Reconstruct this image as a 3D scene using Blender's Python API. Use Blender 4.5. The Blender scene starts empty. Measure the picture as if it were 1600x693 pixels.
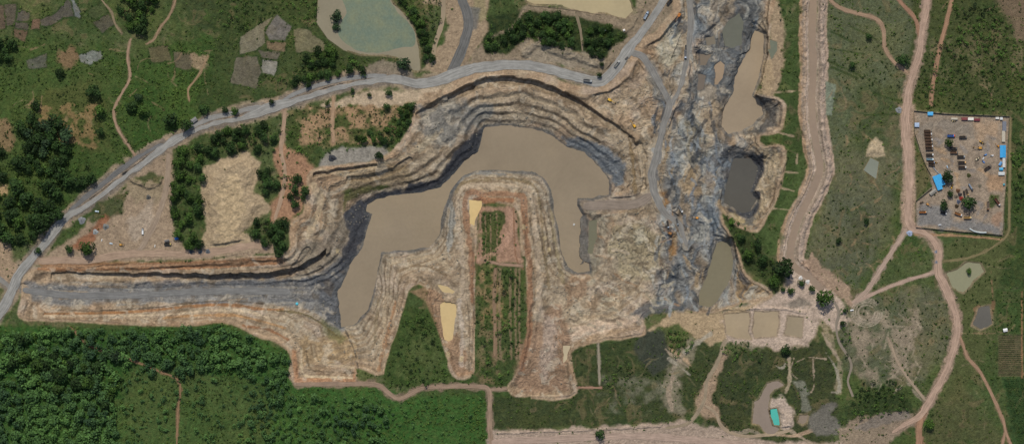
import bpy, math, random
import numpy as np
from mathutils import Vector, Matrix
random.seed(7)
RNG = np.random.default_rng(11)
C = bpy.context.scene.collection
scn = bpy.context.scene
R_ = math.radians

# ------------------------------------------------------------------ camera, world, sun, exposure
CAM_H = 4000.0
cam_d = bpy.data.cameras.new('camera'); cam = bpy.data.objects.new('camera', cam_d); C.objects.link(cam)
cam.location = (0, 0, CAM_H); cam.rotation_euler = (0, 0, 0)
cam_d.sensor_width = 36; cam_d.lens = 36 * CAM_H / 1600.0
cam_d.clip_start = 10; cam_d.clip_end = 40000
scn.camera = cam
SUN_EL, SUN_AZ = 52.0, -8.0          # degrees; azimuth from north, negative = west of north
w = bpy.data.worlds.new('World'); scn.world = w; w.use_nodes = True
nt = w.node_tree; sky = nt.nodes.new('ShaderNodeTexSky'); sky.sky_type = 'NISHITA'; sky.sun_disc = False
sky.sun_elevation = R_(SUN_EL); sky.sun_rotation = R_(SUN_AZ); sky.dust_density = 2.0
bg = nt.nodes['Background']; bg.inputs[1].default_value = 0.09
nt.links.new(sky.outputs[0], bg.inputs[0])
sd = bpy.data.lights.new('sun', 'SUN'); sun = bpy.data.objects.new('sun', sd); C.objects.link(sun)
sd.energy = 2.8; sd.angle = R_(1.0); sd.color = (1.0, 0.95, 0.87)
_a = R_(SUN_AZ); _e = R_(SUN_EL)
sdir = Vector((math.sin(_a) * math.cos(_e), math.cos(_a) * math.cos(_e), math.sin(_e)))
sun.rotation_euler = sdir.to_track_quat('Z', 'Y').to_euler(); sun.location = sdir * 3000
scn.view_settings.view_transform = 'Standard'; scn.view_settings.look = 'None'
scn.view_settings.exposure = 0.0; scn.view_settings.gamma = 1.0
scn.render.resolution_x = 1024; scn.render.resolution_y = 443

# ------------------------------------------------------------------ small maths
def W(p): return (p[0] - 800.0, 346.5 - p[1])
def lin(c):
    c = np.array(c, dtype=float) / 255.0
    return np.where(c <= 0.04045, c / 12.92, ((c + 0.055) / 1.055) ** 2.4)
KEX = 1.02
def alb(c): return lin(c) / KEX

_tabs = {}
def vnoise(X, Y, s, seed=0):
    if seed not in _tabs: _tabs[seed] = np.random.default_rng(seed + 100).random((256, 256)).astype(np.float32)
    T = _tabs[seed]
    x = X / s + 1000.37 + seed * 3.1; y = Y / s + 1000.71 + seed * 7.7
    xi = np.floor(x).astype(np.int32); yi = np.floor(y).astype(np.int32)
    fx = (x - xi).astype(np.float32); fy = (y - yi).astype(np.float32)
    fx = fx * fx * (3 - 2 * fx); fy = fy * fy * (3 - 2 * fy)
    a = T[xi & 255, yi & 255]; b = T[(xi + 1) & 255, yi & 255]; c = T[xi & 255, (yi + 1) & 255]; d = T[(xi + 1) & 255, (yi + 1) & 255]
    return (a * (1 - fx) + b * fx) * (1 - fy) + (c * (1 - fx) + d * fx) * fy
def fbm(X, Y, s, seed=0, o=4, g=0.5):
    r = 0; a = 1; t = 0
    for k in range(o):
        r = r + a * (vnoise(X, Y, s / 2 ** k, seed + k) * 2 - 1); t += a; a *= g
    return r / t * 1.6
def sstep(a, b, x):
    t = np.clip((x - a) / (b - a), 0, 1); return t * t * (3 - 2 * t)
def smooth_path(pts, step=2.5, closed=False):
    P = [np.array(p, float) for p in pts]; n = len(P); out = []
    rng = range(n if closed else n - 1)
    for i in rng:
        p1, p2 = P[i], P[(i + 1) % n]
        p0 = P[i - 1] if (i > 0 or closed) else 2 * p1 - p2
        p3 = P[(i + 2) % n] if (i + 2 < n or closed) else 2 * p2 - p1
        m = max(2, int(np.linalg.norm((p2 - p1)[:2]) / step))
        for k in range(m):
            t = k / m
            out.append(0.5 * ((2 * p1) + (p2 - p0) * t + (2 * p0 - 5 * p1 + 4 * p2 - p3) * t * t + (3 * p1 - p0 - 3 * p2 + p3) * t ** 3))
    if not closed: out.append(P[-1])
    return np.array(out)

# ------------------------------------------------------------------ ground grid (non uniform: fine in the mapped area, coarse to the horizon)
def axis(h, step):
    inner = np.arange(-h, h + step / 2, step); o = []; x = h; d = 4.0
    while x < 9000: x += d; d *= 1.35; o.append(x)
    o = np.array(o); return np.concatenate([-o[::-1], inner, o])
STEP = 1.25
gx = axis(850, STEP); gy = axis(390, STEP)
NX, NY = len(gx), len(gy)
GX, GY = np.meshgrid(gx, gy, indexing='ij'); GX = GX.astype(np.float32); GY = GY.astype(np.float32)

def window(P, m):
    x0, y0 = P[:, 0].min() - m, P[:, 1].min() - m; x1, y1 = P[:, 0].max() + m, P[:, 1].max() + m
    i0, i1 = np.searchsorted(gx, x0), np.searchsorted(gx, x1); j0, j1 = np.searchsorted(gy, y0), np.searchsorted(gy, y1)
    return slice(max(i0, 0), max(i1, i0 + 1)), slice(max(j0, 0), max(j1, j0 + 1))
def segdist(X, Y, P, closed, vals=None):
    D = np.full(X.shape, 1e9, np.float32); V = np.zeros(X.shape, np.float32) if vals is not None else None
    n = len(P)
    for i in range(n if closed else n - 1):
        a = P[i]; b = P[(i + 1) % n]; dx, dy = float(b[0] - a[0]), float(b[1] - a[1]); L = dx * dx + dy * dy + 1e-9
        t = np.clip(((X - a[0]) * dx + (Y - a[1]) * dy) / L, 0, 1)
        d = (X - a[0] - t * dx) ** 2 + (Y - a[1] - t * dy) ** 2
        if vals is not None:
            m = d < D; V = np.where(m, vals[i] * (1 - t) + vals[(i + 1) % n] * t, V)
        D = np.minimum(D, d)
    D = np.sqrt(D)
    return (D, V) if vals is not None else D
def inside(X, Y, P):
    r = np.zeros(X.shape, bool); n = len(P)
    for i in range(n):
        x0, y0 = P[i][:2]; x1, y1 = P[(i + 1) % n][:2]
        if y0 == y1: continue
        c = ((y0 > Y) != (y1 > Y)); xs = (x1 - x0) * (Y - y0) / (y1 - y0) + x0
        r ^= c & (X < xs)
    return r
def sdist(P, m):            # signed distance (negative inside) in a window
    P = np.array(P, float); sl = window(P, m); X, Y = GX[sl], GY[sl]
    d = segdist(X, Y, P, True); d[inside(X, Y, P)] *= -1
    return sl, X, Y, d
def WP(pts): return np.array([W(p[:2]) for p in pts])

# ------------------------------------------------------------------ the map: outlines read off in metres (1 px = 1 m)
RIM = [(34,470),(36,440),(48,424),(80,416),(150,416),(220,413),(300,410),(370,404),(420,402),(446,398),(455,385),(457,345),(475,335),(482,300),(486,268),(540,260),(590,252),(612,238),(632,215),(645,190),(650,165),(672,155),(700,145),(735,125),(770,116),(830,118),(860,132),(895,143),(915,146),(945,142),(960,135),(985,110),(1000,78),(1030,60),(1045,38),(1060,20),(1075,-30),(1215,-30),(1205,10),(1200,60),(1195,110),(1182,146),(1222,158),(1220,200),(1185,212),(1195,230),(1225,230),(1225,255),(1215,300),(1190,350),(1172,360),(1145,345),(1125,320),(1130,350),(1150,390),(1165,430),(1205,460),(1150,475),(1110,487),(1060,480),(1020,482),(1002,498),(1005,520),(950,530),(895,543),(890,560),(897,590),(893,618),(830,620),(798,618),(792,600),(812,570),(822,520),(822,450),(818,400),(812,340),(800,318),(750,318),(745,360),(742,400),(745,470),(742,540),(740,580),(715,590),(700,570),(690,540),(680,500),(665,470),(668,455),(655,447),(640,455),(630,490),(612,540),(598,582),(575,578),(553,573),(553,595),(460,595),(457,560),(450,545),(430,530),(400,524),(370,508),(350,502),(300,505),(240,508),(180,504),(100,500),(40,497),(28,490)]
LAKE = [(757,197),(774,196),(800,195),(835,201),(862,210),(887,229),(914,237),(939,261),(954,282),(952,303),(925,309),(904,310),(902,320),(911,334),(919,344),(919,369),(919,400),(923,424),(904,426),(887,417),(878,393),(873,358),(866,330),(862,296),(848,275),(831,268),(800,266),(781,265),(746,265),(722,275),(705,296),(694,323),(689,341),(687,368),(670,386),(642,391),(594,394),(590,417),(582,460),(573,484),(552,508),(532,512),(528,481),(526,456),(531,447),(545,414),(563,389),(570,362),(580,334),(570,330),(572,320),(587,311),(615,304),(649,301),(687,292),(708,272),(722,254),(746,236)]
# name, outline, water level, colour (sRGB as it looks), label bits
WATERS = [
 ('pit_lake', LAKE, -26, (143,129,107)),
 ('green_pool', [(921,345),(935,341),(934,370),(926,397),(919,395)], -25.96, (112,110,90)),
 ('pit_pond', [(1181,45),(1195,52),(1195,87),(1184,132),(1176,149),(1191,163),(1195,177),(1181,190),(1160,204),(1139,208),(1129,197),(1131,173),(1146,145),(1150,118),(1164,90)], -20, (152,136,113)),
 ('pit_pond', [(1157,17),(1164,35),(1160,69),(1146,74),(1126,69),(1129,48),(1143,28)], -18, (103,104,92)),
 ('pit_pond', [(1094,83),(1113,83),(1110,104),(1094,104)], -17, (118,107,92)),
 ('pit_pond', [(1103,58),(1117,55),(1120,68),(1106,70)], -17, (118,110,95)),
 ('pit_pond', [(1119,100),(1127,94),(1134,100),(1131,121),(1122,132),(1112,128)], -17, (152,132,108)),
 ('pit_pond', [(1091,114),(1106,116),(1100,138),(1090,142)], -17, (112,102,90)),
 ('pit_pond', [(1148,246),(1174,247),(1186,261),(1181,282),(1174,299),(1184,313),(1174,330),(1164,334),(1146,323),(1132,317),(1138,285),(1143,261)], -23, (86,84,78)),
 ('pit_pond', [(1122,379),(1141,375),(1146,396),(1148,410),(1143,438),(1132,455),(1122,470),(1112,481),(1094,477),(1094,460),(1100,445),(1112,413),(1119,386)], -22, (120,114,94)),
 ('green_pool', [(1204,63),(1213,66),(1215,80),(1206,90),(1203,78)], -1.2, (112,116,98)),
 ('settling_pond', [(824,-20),(822,2),(831,7),(869,7),(925,21),(948,20),(966,26),(977,28),(990,17),(983,0),(980,-20)], -1.2, (173,158,123)),
 ('lagoon', [(500,-20),(499,5),(497,35),(514,59),(538,76),(563,85),(601,86),(622,90),(646,111),(656,111),(655,80),(649,52),(639,31),(615,7),(600,-20)], -1.0, (140,132,110)),
 ('settling_pond', [(1132,491),(1170,487),(1172,497),(1168,518),(1174,529),(1150,527),(1135,520)], -1.2, (162,145,118)),
 ('settling_pond', [(1180,487),(1216,487),(1217,508),(1213,524),(1180,527),(1176,515)], -1.2, (162,145,118)),
 ('settling_pond', [(1231,493),(1254,496),(1252,526),(1226,522),(1229,512)], -1.2, (150,136,112)),
 ('yellow_pond', [(732,311),(755,313),(751,325),(746,334),(741,353),(734,349)], -6, (202,176,124)),
 ('yellow_pond', [(701,467),(713,477),(708,529),(701,534),(694,531),(687,491),(687,475)], -7.5, (196,172,125)),
 ('yellow_pond', [(681,443),(690,444),(700,448),(711,455),(708,459),(690,456)], -7, (190,168,125)),
 ('yellow_pond', [(880,540),(892,540),(890,548),(886,560),(880,567)], -7, (182,168,138)),
 ('turquoise_pond', [(1202,640),(1214,637),(1217,648),(1218,663),(1210,663),(1206,654)], -1.0, (82,176,160)),
 ('farm_pond', [(1217,594),(1224,601),(1210,608),(1204,616),(1201,634),(1202,650),(1206,665),(1219,669),(1209,678),(1198,677),(1186,662),(1176,660),(1178,627),(1185,624),(1191,612),(1200,598)], -1.0, (140,126,113)),
 ('farm_pond', [(1479,427),(1498,420),(1508,410),(1532,412),(1538,424),(1522,438),(1515,448),(1505,457),(1487,448)], -1.0, (134,133,108)),
 ('farm_pond', [(1529,481),(1546,477),(1550,505),(1532,515),(1519,508)], -1.0, (98,95,88)),
 ('farm_pond', [(1352,265),(1361,249),(1371,254),(1368,277)], -1.0, (128,132,118)),
 ('farm_pond', [(1249,648),(1262,648),(1260,660),(1254,663),(1247,658)], -1.0, (132,118,102)),
]
CANAL = [(1271,-30),(1271,0),(1269,52),(1271,104),(1269,156),(1271,197),(1278,239),(1281,255),(1280,272),(1266,306),(1248,341),(1238,375),(1235,405),(1246,420),(1266,434),(1285,453)]
STREAM1 = [(694,-30),(693,0),(691,35),(680,69),(675,104)]
STREAM2 = [(1300,465),(1311,488),(1307,508),(1311,533),(1330,567),(1325,595),(1333,619)]
# roads: (name, points, width, colour, levels or None)
HAUL = (140,137,130); DIRT = (166,142,120); PINK = (178,142,120)
ROADS = [
 ('haul_road', [(-30,515),(0,488),(14,462),(28,432),(48,405),(70,380),(88,356),(101,340),(135,321),(165,299),(195,276),(221,257.5),(252,233),(272,219),(295,209),(319,198),(343,191),(375,185),(400,177),(428,166),(455,159.5),(495,147),(527,137.6),(559,130.5),(590,125.5),(612,123),(629,125),(653,131),(681,126.6),(707,117),(733,109),(760,104),(800,101),(852,107),(904,121),(938,127),(960,109),(985,74),(1015,35),(1050,-20)],
   [17,16,15,14,12,13,14,11,7,6.5,6.5,7,10,12,7,6,6,7,13,16,10,8,7.5,7.5,9,13,14,15,16,17,17,16,15,15,15,15,17,15,12,12], (150,148,141), None),
 ('haul_road', [(98,342),(107,333),(124,316),(152,293),(180,271),(206,252),(233,235),(255,225)], [4,6,6.5,7,7,6.5,6,5], (112,111,108), None),
 ('haul_road', [(288,209),(303,197),(326,185.5),(351,179),(383,171),(410,166)], [5,7,7,6.5,6.5,5], (142,140,134), None),
 ('haul_road', [(440,158),(456,149),(479,139),(511,129),(543,122.5),(574,119),(604,118)], [5,6,6,6,6,6,7], (138,137,132), None),
 ('haul_road', [(18,452),(6,440),(-6,432),(-30,425)], 8, (138,134,126), None),
 ('haul_road', [(721,-30),(722,0),(731,25),(732,45),(724,70),(712,100),(702,118)], 15, (108,107,103), None),
 ('haul_road', [(35,452),(60,456),(104,460),(208,461),(312,455),(400,454),(452,456)], 10, (125,124,120), [-3,-4,-6,-10,-14,-17,-19]),
 ('pit_road', [(985,82),(1003,88),(1022,115),(1040,145),(1046,165),(1036,200),(1028,240),(1020,270),(1024,300),(1038,330),(1062,350),(1074,385)], [12,11,10,9,10,9,13,13,12,9,8,6], (134,131,124), [-.5,-1.5,-4,-6,-7,-9,-11,-12,-13,-14,-15,-16]),
 ('pit_road', [(1076,-20),(1080,40),(1074,90),(1062,140),(1048,165)], [10,9,7,7,8], (134,131,124), [-8,-9,-10,-9,-7.5]),
 ('pit_road', [(912,322),(950,320),(990,318),(1018,305)], 14, (140,127,113), [-22,-20,-16,-13]),
 ('dirt_road', [(60,408),(100,406),(139,405),(208,396),(294,396),(346,391),(395,383),(418,388)], 11, DIRT, None),
 ('dirt_road', [(263,240),(262,275),(256,313),(242,348),(222,384),(212,396)], 8, (156,138,118), None),
 ('dirt_road', [(445,172),(442,208),(439,235),(445,265),(442,299),(429,344)], 6, (165,140,116), None),
 ('dirt_track', [(521,152),(519,194),(521,222)], 5, (168,140,112), None),
 ('dirt_track', [(204,62),(199,87),(203,121),(189,149),(178,173),(184,201),(200,226),(211,243)], 3, (160,134,110), None),
 ('dirt_track', [(275,-20),(274,0),(265,24),(249,45),(242,61),(229,69)], 2.4, (150,126,100), None),
 ('dirt_track', [(155,-20),(159,0),(173,17),(180,38),(190,52)], 2.5, (135,120,95), None),
 ('dirt_track', [(325,88),(308,121),(294,139),(296,158)], 2, (150,126,96), None),
 ('dirt_road', [(462,600),(530,599),(587,600),(608,614),(622,622),(639,616),(660,606),(700,603),(746,603),(764,611),(765,661),(770,710)], 6.5, (150,128,108), None),
 ('dirt_road', [(764,608),(792,607)], 5, (150,128,108), None),
 ('dirt_road', [(768,690),(800,688),(887,684),(1008,681),(1100,688),(1200,700)], 10, (172,150,133), None),
 ('dirt_road', [(1450,-30),(1448,0),(1442,45),(1435,87),(1425,121),(1418,156),(1416,208),(1420,245),(1421,290),(1419,334),(1424,354),(1440,361),(1456,372),(1466,393),(1466,424),(1480,455),(1493,488),(1495,522),(1480,574),(1456,619),(1439,647),(1415,662),(1394,675)], [10,10,9,9,10,12,14,12,11,10,13,9,8,9,12,12,10,9,9,10,11,7,6], (174,148,128), None),
 ('dirt_road', [(1444,640),(1437,661),(1436,710)], 8, (160,125,100), None),
 ('dirt_road', [(1417,357),(1387,403),(1356,452),(1332,473)], 6, (172,150,132), None),
 ('dirt_road', [(1462,424),(1408,441),(1373,455),(1335,472)], 4.5, (174,150,132), None),
 ('dirt_track', [(1290,-20),(1297,0),(1321,16),(1366,28),(1380,45),(1383,76),(1397,97),(1419,114)], 5, (158,132,108), None),
 ('dirt_track', [(1395,-20),(1404,0),(1429,28),(1437,55)], 5, (152,118,95), None),
 ('dirt_track', [(1490,-20),(1487,0),(1477,42),(1467,83),(1458,132),(1455,162)], 5, (160,126,100), None),
 ('dirt_track', [(1499,522),(1512,557),(1532,581),(1550,616),(1567,654),(1572,675),(1584,705)], 4, (158,128,104), None),
 ('dirt_track', [(1571,672),(1563,705)], 3.5, (158,128,104), None),
 ('dirt_track', [(1387,526),(1408,574),(1446,625)], 3.5, (160,142,120), None),
 ('dirt_track', [(1579,186),(1578,260),(1577,334),(1574,366),(1546,389),(1512,403),(1474,408)], 3, (125,115,82), None),
 ('dirt_track', [(1134,528),(1122,564),(1105,595),(1100,626),(1077,659),(1040,668)], 5, (150,135,112), None),
 ('dirt_track', [(1101,632),(1118,645),(1130,668),(1160,680),(1200,678),(1235,672)], 4.5, (160,142,118), None),
 ('dirt_track', [(910,80),(909,60),(904,35),(900,20)], 4, (130,118,96), None),
 ('dirt_track', [(110,510),(140,540),(200,560),(250,580),(280,596),(278,640),(276,700)], 2.5, (140,112,85), None),
 ('farm_track', [(935,535),(937,600)], 2.5, (150,140,120), None),
 ('farm_track', [(900,605),(940,605)], 2.2, (165,130,108), None),
 ('farm_track', [(774,420),(772,470),(774,520),(773,555)], 4, (140,116,92), None),
 ('farm_track', [(752,405),(780,412),(816,415)], 3, (160,132,110), None),
]
# ------------------------------------------------------------------ heights
Z = (fbm(GX, GY, 260, 1, 3) * 1.6 + fbm(GX, GY, 30, 5, 3) * 0.35).astype(np.float32)
edge = np.maximum(np.abs(GX) - 800, np.abs(GY) - 346); Z = Z * (1 - 0 * edge)
COL = np.zeros(GX.shape + (3,), np.float32); BUSH = np.zeros(GX.shape, np.float32)
VEG = np.ones(GX.shape, np.float32)

RP = WP(RIM); RPs = smooth_path(RP, 8, True)
sl, PX, PY, dR = sdist(RPs, 20)
PIT = sl
wob = fbm(PX, PY, 22, 20, 4)
dH = np.maximum(-(dR + wob * 2.0), 0)
lows = []
for nm, pts, zw, col in WATERS:
    if zw < -3: lows.append((WP(pts), True, [zw] * len(pts), 0))
lows += [
 (WP([(50,456),(104,460),(208,460),(312,455),(400,455),(460,458),(520,470)]), False, [-4,-6,-10,-14,-17,-20,-24], 9),
 (WP([(940,160),(975,150),(990,175),(1005,195)]), False, [-5,-5,-6,-7], 14),
 (WP([(1010,110),(1040,150),(1046,165),(1036,200),(1028,240),(1022,290),(1040,330)]), False, [-4,-7,-8,-9,-11,-13,-14], 9),
 (WP([(1030,70),(1070,40),(1080,100),(1060,150)]), False, [-6,-9,-10,-8], 12),
 (WP([(1070,190),(1090,250),(1085,300),(1090,360),(1080,440),(1040,460)]), False, [-13,-16,-18,-19,-19,-14], 14),
 (WP([(915,322),(960,320),(1010,308)]), False, [-21,-17,-13], 10),
 (WP([(960,370),(1000,400),(960,440),(920,455)]), False, [-17,-16,-16,-15], 16),
 (WP([(880,470),(860,500),(850,550),(845,595)]), False, [-13,-10,-8,-6.5], 12),
 (WP([(726,330),(722,420),(726,500),(722,570)]), False, [-6,-6.5,-7,-6], 6),
]
num = np.zeros(PX.shape, np.float32); den = np.zeros(PX.shape, np.float32); dL = np.full(PX.shape, 1e9, np.float32)
for P, closed, vals, rad in lows:
    d, v = segdist(PX, PY, P, closed, vals)
    if closed: ins = inside(PX, PY, P); d = np.where(ins, 0, d)
    d = np.maximum(d - rad, 0); ww = 1 / (d + 2.5) ** 2
    num += ww * v; den += ww; dL = np.minimum(dL, d)
zf = num / den
t = dH / (dH + dL + 1e-3)
zs = zf * t ** 0.85
# benches
SB = (3.4 + 1.5 * (1 - sstep(395, 450, 346.5 - PY)) * (1 - 0 * PX)).astype(np.float32)
pen = sstep(690, 730, PX + 800) * (1 - sstep(880, 910, PX + 800)) * sstep(250, 275, 346.5 - PY); SB = SB * (1 - pen) + 4.7 * pen
warp = fbm(PX, PY, 52, 30, 3) * 1.7 + fbm(PX, PY, 10, 35, 3) * 0.2
q = (-zs + warp * np.clip(dH / 10, 0, 1)) / SB
k = np.floor(q); f = q - k
wv_ = 0.16 * fbm(PX, PY, 36, 31, 3); wall = np.clip((f - 0.44 - wv_) / (0.42), 0, 1); wall = wall * wall * (3 - 2 * wall) * .6 + wall * .4
zq = -(k + wall + 0.10 * f) * SB
flat = np.clip(dL / 12, 0, 1)
irr = 0.35 + 0.6 * sstep(-.55, .25, fbm(PX, PY, 55, 33, 3)); zb = zs * (1 - irr) + zq * irr
zp = zs * (1 - flat) + zb * flat
# a tall first cut under the northern rim
north = np.clip(1 - np.abs(dR + 9) / 60, 0, 1)
rough = fbm(PX, PY, 14, 40, 4); dRW = dR
rid = 1 - np.abs(fbm(PX, PY, 11, 44, 4))
inpit = sstep(0, 6, dH)
wx_ = PX + 9 * fbm(PX, PY, 20, 150, 3); wy_ = PY + 9 * fbm(PX, PY, 20, 160, 3)
swf = fbm(wx_, wy_, 24, 170, 3); swirl = np.sin(swf * 13)
zp = zp + inpit * (rough * 0.5 + (rid - 0.6) * 0.55 + swirl * 0.26 + 0.28 * fbm(PX, PY, 4.2, 45, 2) + 0.9 * np.minimum(0, fbm(wx_, wy_, 13, 46, 4) + .25))
east = sstep(860, 1000, PX + 800) * (1 - sstep(480, 500, 346.5 - PY))
zp = zp + inpit * east * (fbm(wx_, wy_ * .7, 26, 50, 5, 0.62) * 3.8)
mix = sstep(0.0, 3.0, dH)
Z[PIT] = Z[PIT] * (1 - mix) + zp * mix
# deeper first wall: carve strips below the dark northern cuts
def carve(pts, depth, wd):
    P = WP(pts); sl2 = window(P, 40); X, Y = GX[sl2], GY[sl2]
    d = segdist(X, Y, smooth_path(P, 6), False) + fbm(X, Y, 12, 60, 3) * 1.5
    Z[sl2] -= depth * (1 - sstep(wd * 0.45, wd, d))
def cliff(pts, tops, bots, wn=9, ws=15):
    P3 = smooth_path(np.array([W(p) + (a, b) for p, a, b in zip(pts, tops, bots)]), 5)
    s2 = window(P3, 26); X, Y = GX[s2], GY[s2]; d, tv = segdist(X, Y, P3, False, P3[:, 2]); _, bv = segdist(X, Y, P3, False, P3[:, 3])
    poly = np.concatenate([P3[:, :2], P3[::-1, :2] - np.array([0, 26.0])]); sgn = np.where(inside(X, Y, poly), -1, 1)
    e = d * sgn + fbm(X, Y, 16, 66, 4) * 2.2
    zz_ = Z[s2]; nn = 1 - sstep(wn * .5, wn, e); ss = 1 - sstep(ws * .45, ws, -e)
    up = zz_ * (1 - nn) + np.maximum(zz_, tv) * nn; dn = zz_ * (1 - ss) + np.minimum(zz_, bv + 0.12 * fbm(X, Y, 5, 67, 2)) * ss
    k_ = sstep(-1.4, 1.0, e); Z[s2] = dn * (1 - k_) + up * k_
cliff([(80,427),(140,426),(200,426),(300,428),(380,427),(440,423),(480,409),(508,390)], [-2,-2,-3,-4,-4.5,-6,-8,-10], [-5,-8,-11,-15,-18,-20,-21,-21])
cliff([(700,150),(735,130),(780,121),(830,124),(860,135),(895,150),(920,164),(945,183),(970,201),(992,217)], [-2,-1.5,-1.5,-2,-2,-3,-3.5,-4,-5,-5], [-6,-10,-12,-13,-13,-13,-13,-12,-11,-8], 8, 14)
cliff([(490,270),(540,262),(590,254)], [-.5,-.5,-.5], [-6,-7,-6], 4, 8)
if 0: carve([(90,429),(140,428),(200,428),(260,430),(320,429),(380,427),(440,424),(480,412),(505,395)], 8, 12)
carve([(655,180),(680,165),(710,150),(735,137)], 6, 8)
carve([(1000,228),(1008,250),(1010,280),(1006,300)], 3.5, 6)
carve([(985,215),(995,240),(997,275)], 3, 5)
carve([(480,390),(455,430),(500,420)], 3, 6)
carve([(640,250),(600,272),(545,280)], 4, 6)
def raise_(pts, h, wd, seed=3, closed=False, rg=0.5):
    P = WP(pts)
    if closed:
        s2, X, Y, d = sdist(P, 10); m = sstep(2, -wd, d + fbm(X, Y, 8, seed, 3) * 2)
    else:
        s2 = window(P, wd + 6); X, Y = GX[s2], GY[s2]; d = segdist(X, Y, smooth_path(P, 6), False); m = 1 - sstep(wd * 0.3, wd, d + fbm(X, Y, 9, seed, 3) * 1.6)
    Z[s2] += m * h * (1 + rg * fbm(X, Y, 7, seed + 2, 4))
off = lambda pts, dx, dy=0: [(p[0] + dx, p[1] + dy) for p in pts]
raise_(off(CANAL[:14], -13), 3.0, 7, 70); raise_(off(CANAL[:14], 14), 3.0, 7, 71)
raise_([(335,255),(380,242),(402,260),(395,290),(415,320),(395,345),(380,365),(385,385),(340,392),(322,380),(325,340),(318,300)], 5, 14, 75, True, 0.22)
raise_([(60,410),(110,415),(200,410)], 1.5, 3, 76)
raise_([(820,85),(840,68),(870,80),(900,88),(930,98),(950,100)], 3.5, 9, 77)
raise_([(965,60),(985,40),(1000,15)], 2, 6, 78)
raise_([(1208,640),(1222,640),(1238,650),(1238,665),(1228,672),(1218,668),(1218,650)], 2.5, 5, 79, True)
raise_([(195,270),(215,285),(240,290),(252,282)], 3, 6, 80)
raise_([(112,335),(130,318.5),(158,297),(188,274),(214,255),(236,241)], 1.5, 2.2, 81)
raise_([(303,202),(322,192),(345,185),(380,178),(402,172)], 1.5, 2.2, 82)
raise_([(460,154),(490,143),(520,134),(552,126.5),(590,121)], 1.6, 2.4, 82)
raise_([(1362,222),(1372,222),(1380,240),(1354,242)], 1.6, 6, 83, True)
raise_([(1130,483),(1175,482),(1220,482),(1258,488)], 1.5, 3, 84)
raise_([(775,676),(887,672),(1008,666),(1070,662)], 1.2, 2.5, 85)
raise_([(1205,225),(1225,235),(1220,270),(1205,310),(1195,330)], 2.5, 7, 87)

# roads: flatten
ROADGEO = []
for nm, pts, wd, col, lv in ROADS:
    P3 = np.array([W(p) + ((lv[i] if lv else 0), (wd[i] if isinstance(wd, list) else wd)) for i, p in enumerate(pts)])
    S = smooth_path(P3, 3.0)
    if lv is None:
        ii = np.clip(np.searchsorted(gx, S[:, 0]), 1, NX - 1); jj = np.clip(np.searchsorted(gy, S[:, 1]), 1, NY - 1)
        h = Z[ii, jj].copy(); kk = np.ones(15) / 15; h = np.convolve(np.pad(h, 7, mode='edge'), kk, 'valid'); h = np.clip(h, -1.2, 1.2)
        S[:, 2] = h
    WS = S[:, 3]; wm = float(WS.max()); ROADGEO.append((nm, S, wm, col, lv))
    s2 = window(S, wm / 2 + 8); X, Y = GX[s2], GY[s2]
    step = 2 if lv is None else 1
    d, v = segdist(X, Y, S[::step] if len(S) > 4 else S, False, (S[::step] if len(S) > 4 else S)[:, 2])
    mg = 2.4 if nm == 'haul_road' and lv is None else 5.5
    _, wv = segdist(X, Y, S[::step] if len(S) > 4 else S, False, (S[::step] if len(S) > 4 else S)[:, 3])
    m = 1 - sstep(wv / 2 + mg - 1.6, wv / 2 + mg, d)
    Z[s2] = Z[s2] * (1 - m) + v * m
# waters: basins
def basin(P, closed, zw, hw=0, steep=0.45):
    if closed: s2, X, Y, d = sdist(P, 16)
    else:
        s2 = window(P, hw + 16); X, Y = GX[s2], GY[s2]; d = segdist(X, Y, P, False) - hw
    d = d + fbm(X, Y, 10, 90, 3) * (1.3 if closed else 0.6)
    zz = Z[s2]
    if zw < -3:
        out = np.where(d < 14, np.maximum(zz, zw + 0.15 + np.clip(d, 0, 14) * 0.08), zz)
        out = np.where(d < 5, np.minimum(out, zw + 0.1 + np.clip(d, 0, 14) * 0.9 + 0.3), out)
    else:
        out = np.where(d < 4.5, np.minimum(zz, zw + 0.1 + np.clip(d, 0, 14) * steep), zz)
    out = np.where(d < 0, zw + 0.1 + d * 0.5, out)
    Z[s2] = np.where(d < 0, np.maximum(out, zw - 2.5), out)
for nm, pts, zw, col in WATERS: basin(WP(pts), True, zw)
basin(smooth_path(WP(CANAL), 5), False, -1.6, 5.6); basin(smooth_path(WP(STREAM1), 5), False, -1.2, 3.8); basin(smooth_path(WP(STREAM2), 5), False, -1.0, 2.2)
P = WP([(915,340),(917,360),(918,385),(914,405),(906,415)]); s2 = window(P, 8); d = segdist(GX[s2], GY[s2], smooth_path(P, 4), False) + fbm(GX[s2], GY[s2], 6, 95, 3) * 1.6
Z[s2] = np.where(d < 1.6, -25.3, Z[s2])
def hz(x, y):
    i = np.clip(np.searchsorted(gx, x) - 1, 0, NX - 2); j = np.clip(np.searchsorted(gy, y) - 1, 0, NY - 2)
    u = (x - gx[i]) / (gx[i + 1] - gx[i]); v = (y - gy[j]) / (gy[j + 1] - gy[j])
    return Z[i, j] * (1 - u) * (1 - v) + Z[i + 1, j] * u * (1 - v) + Z[i, j + 1] * (1 - u) * v + Z[i + 1, j + 1] * u * v

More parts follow.
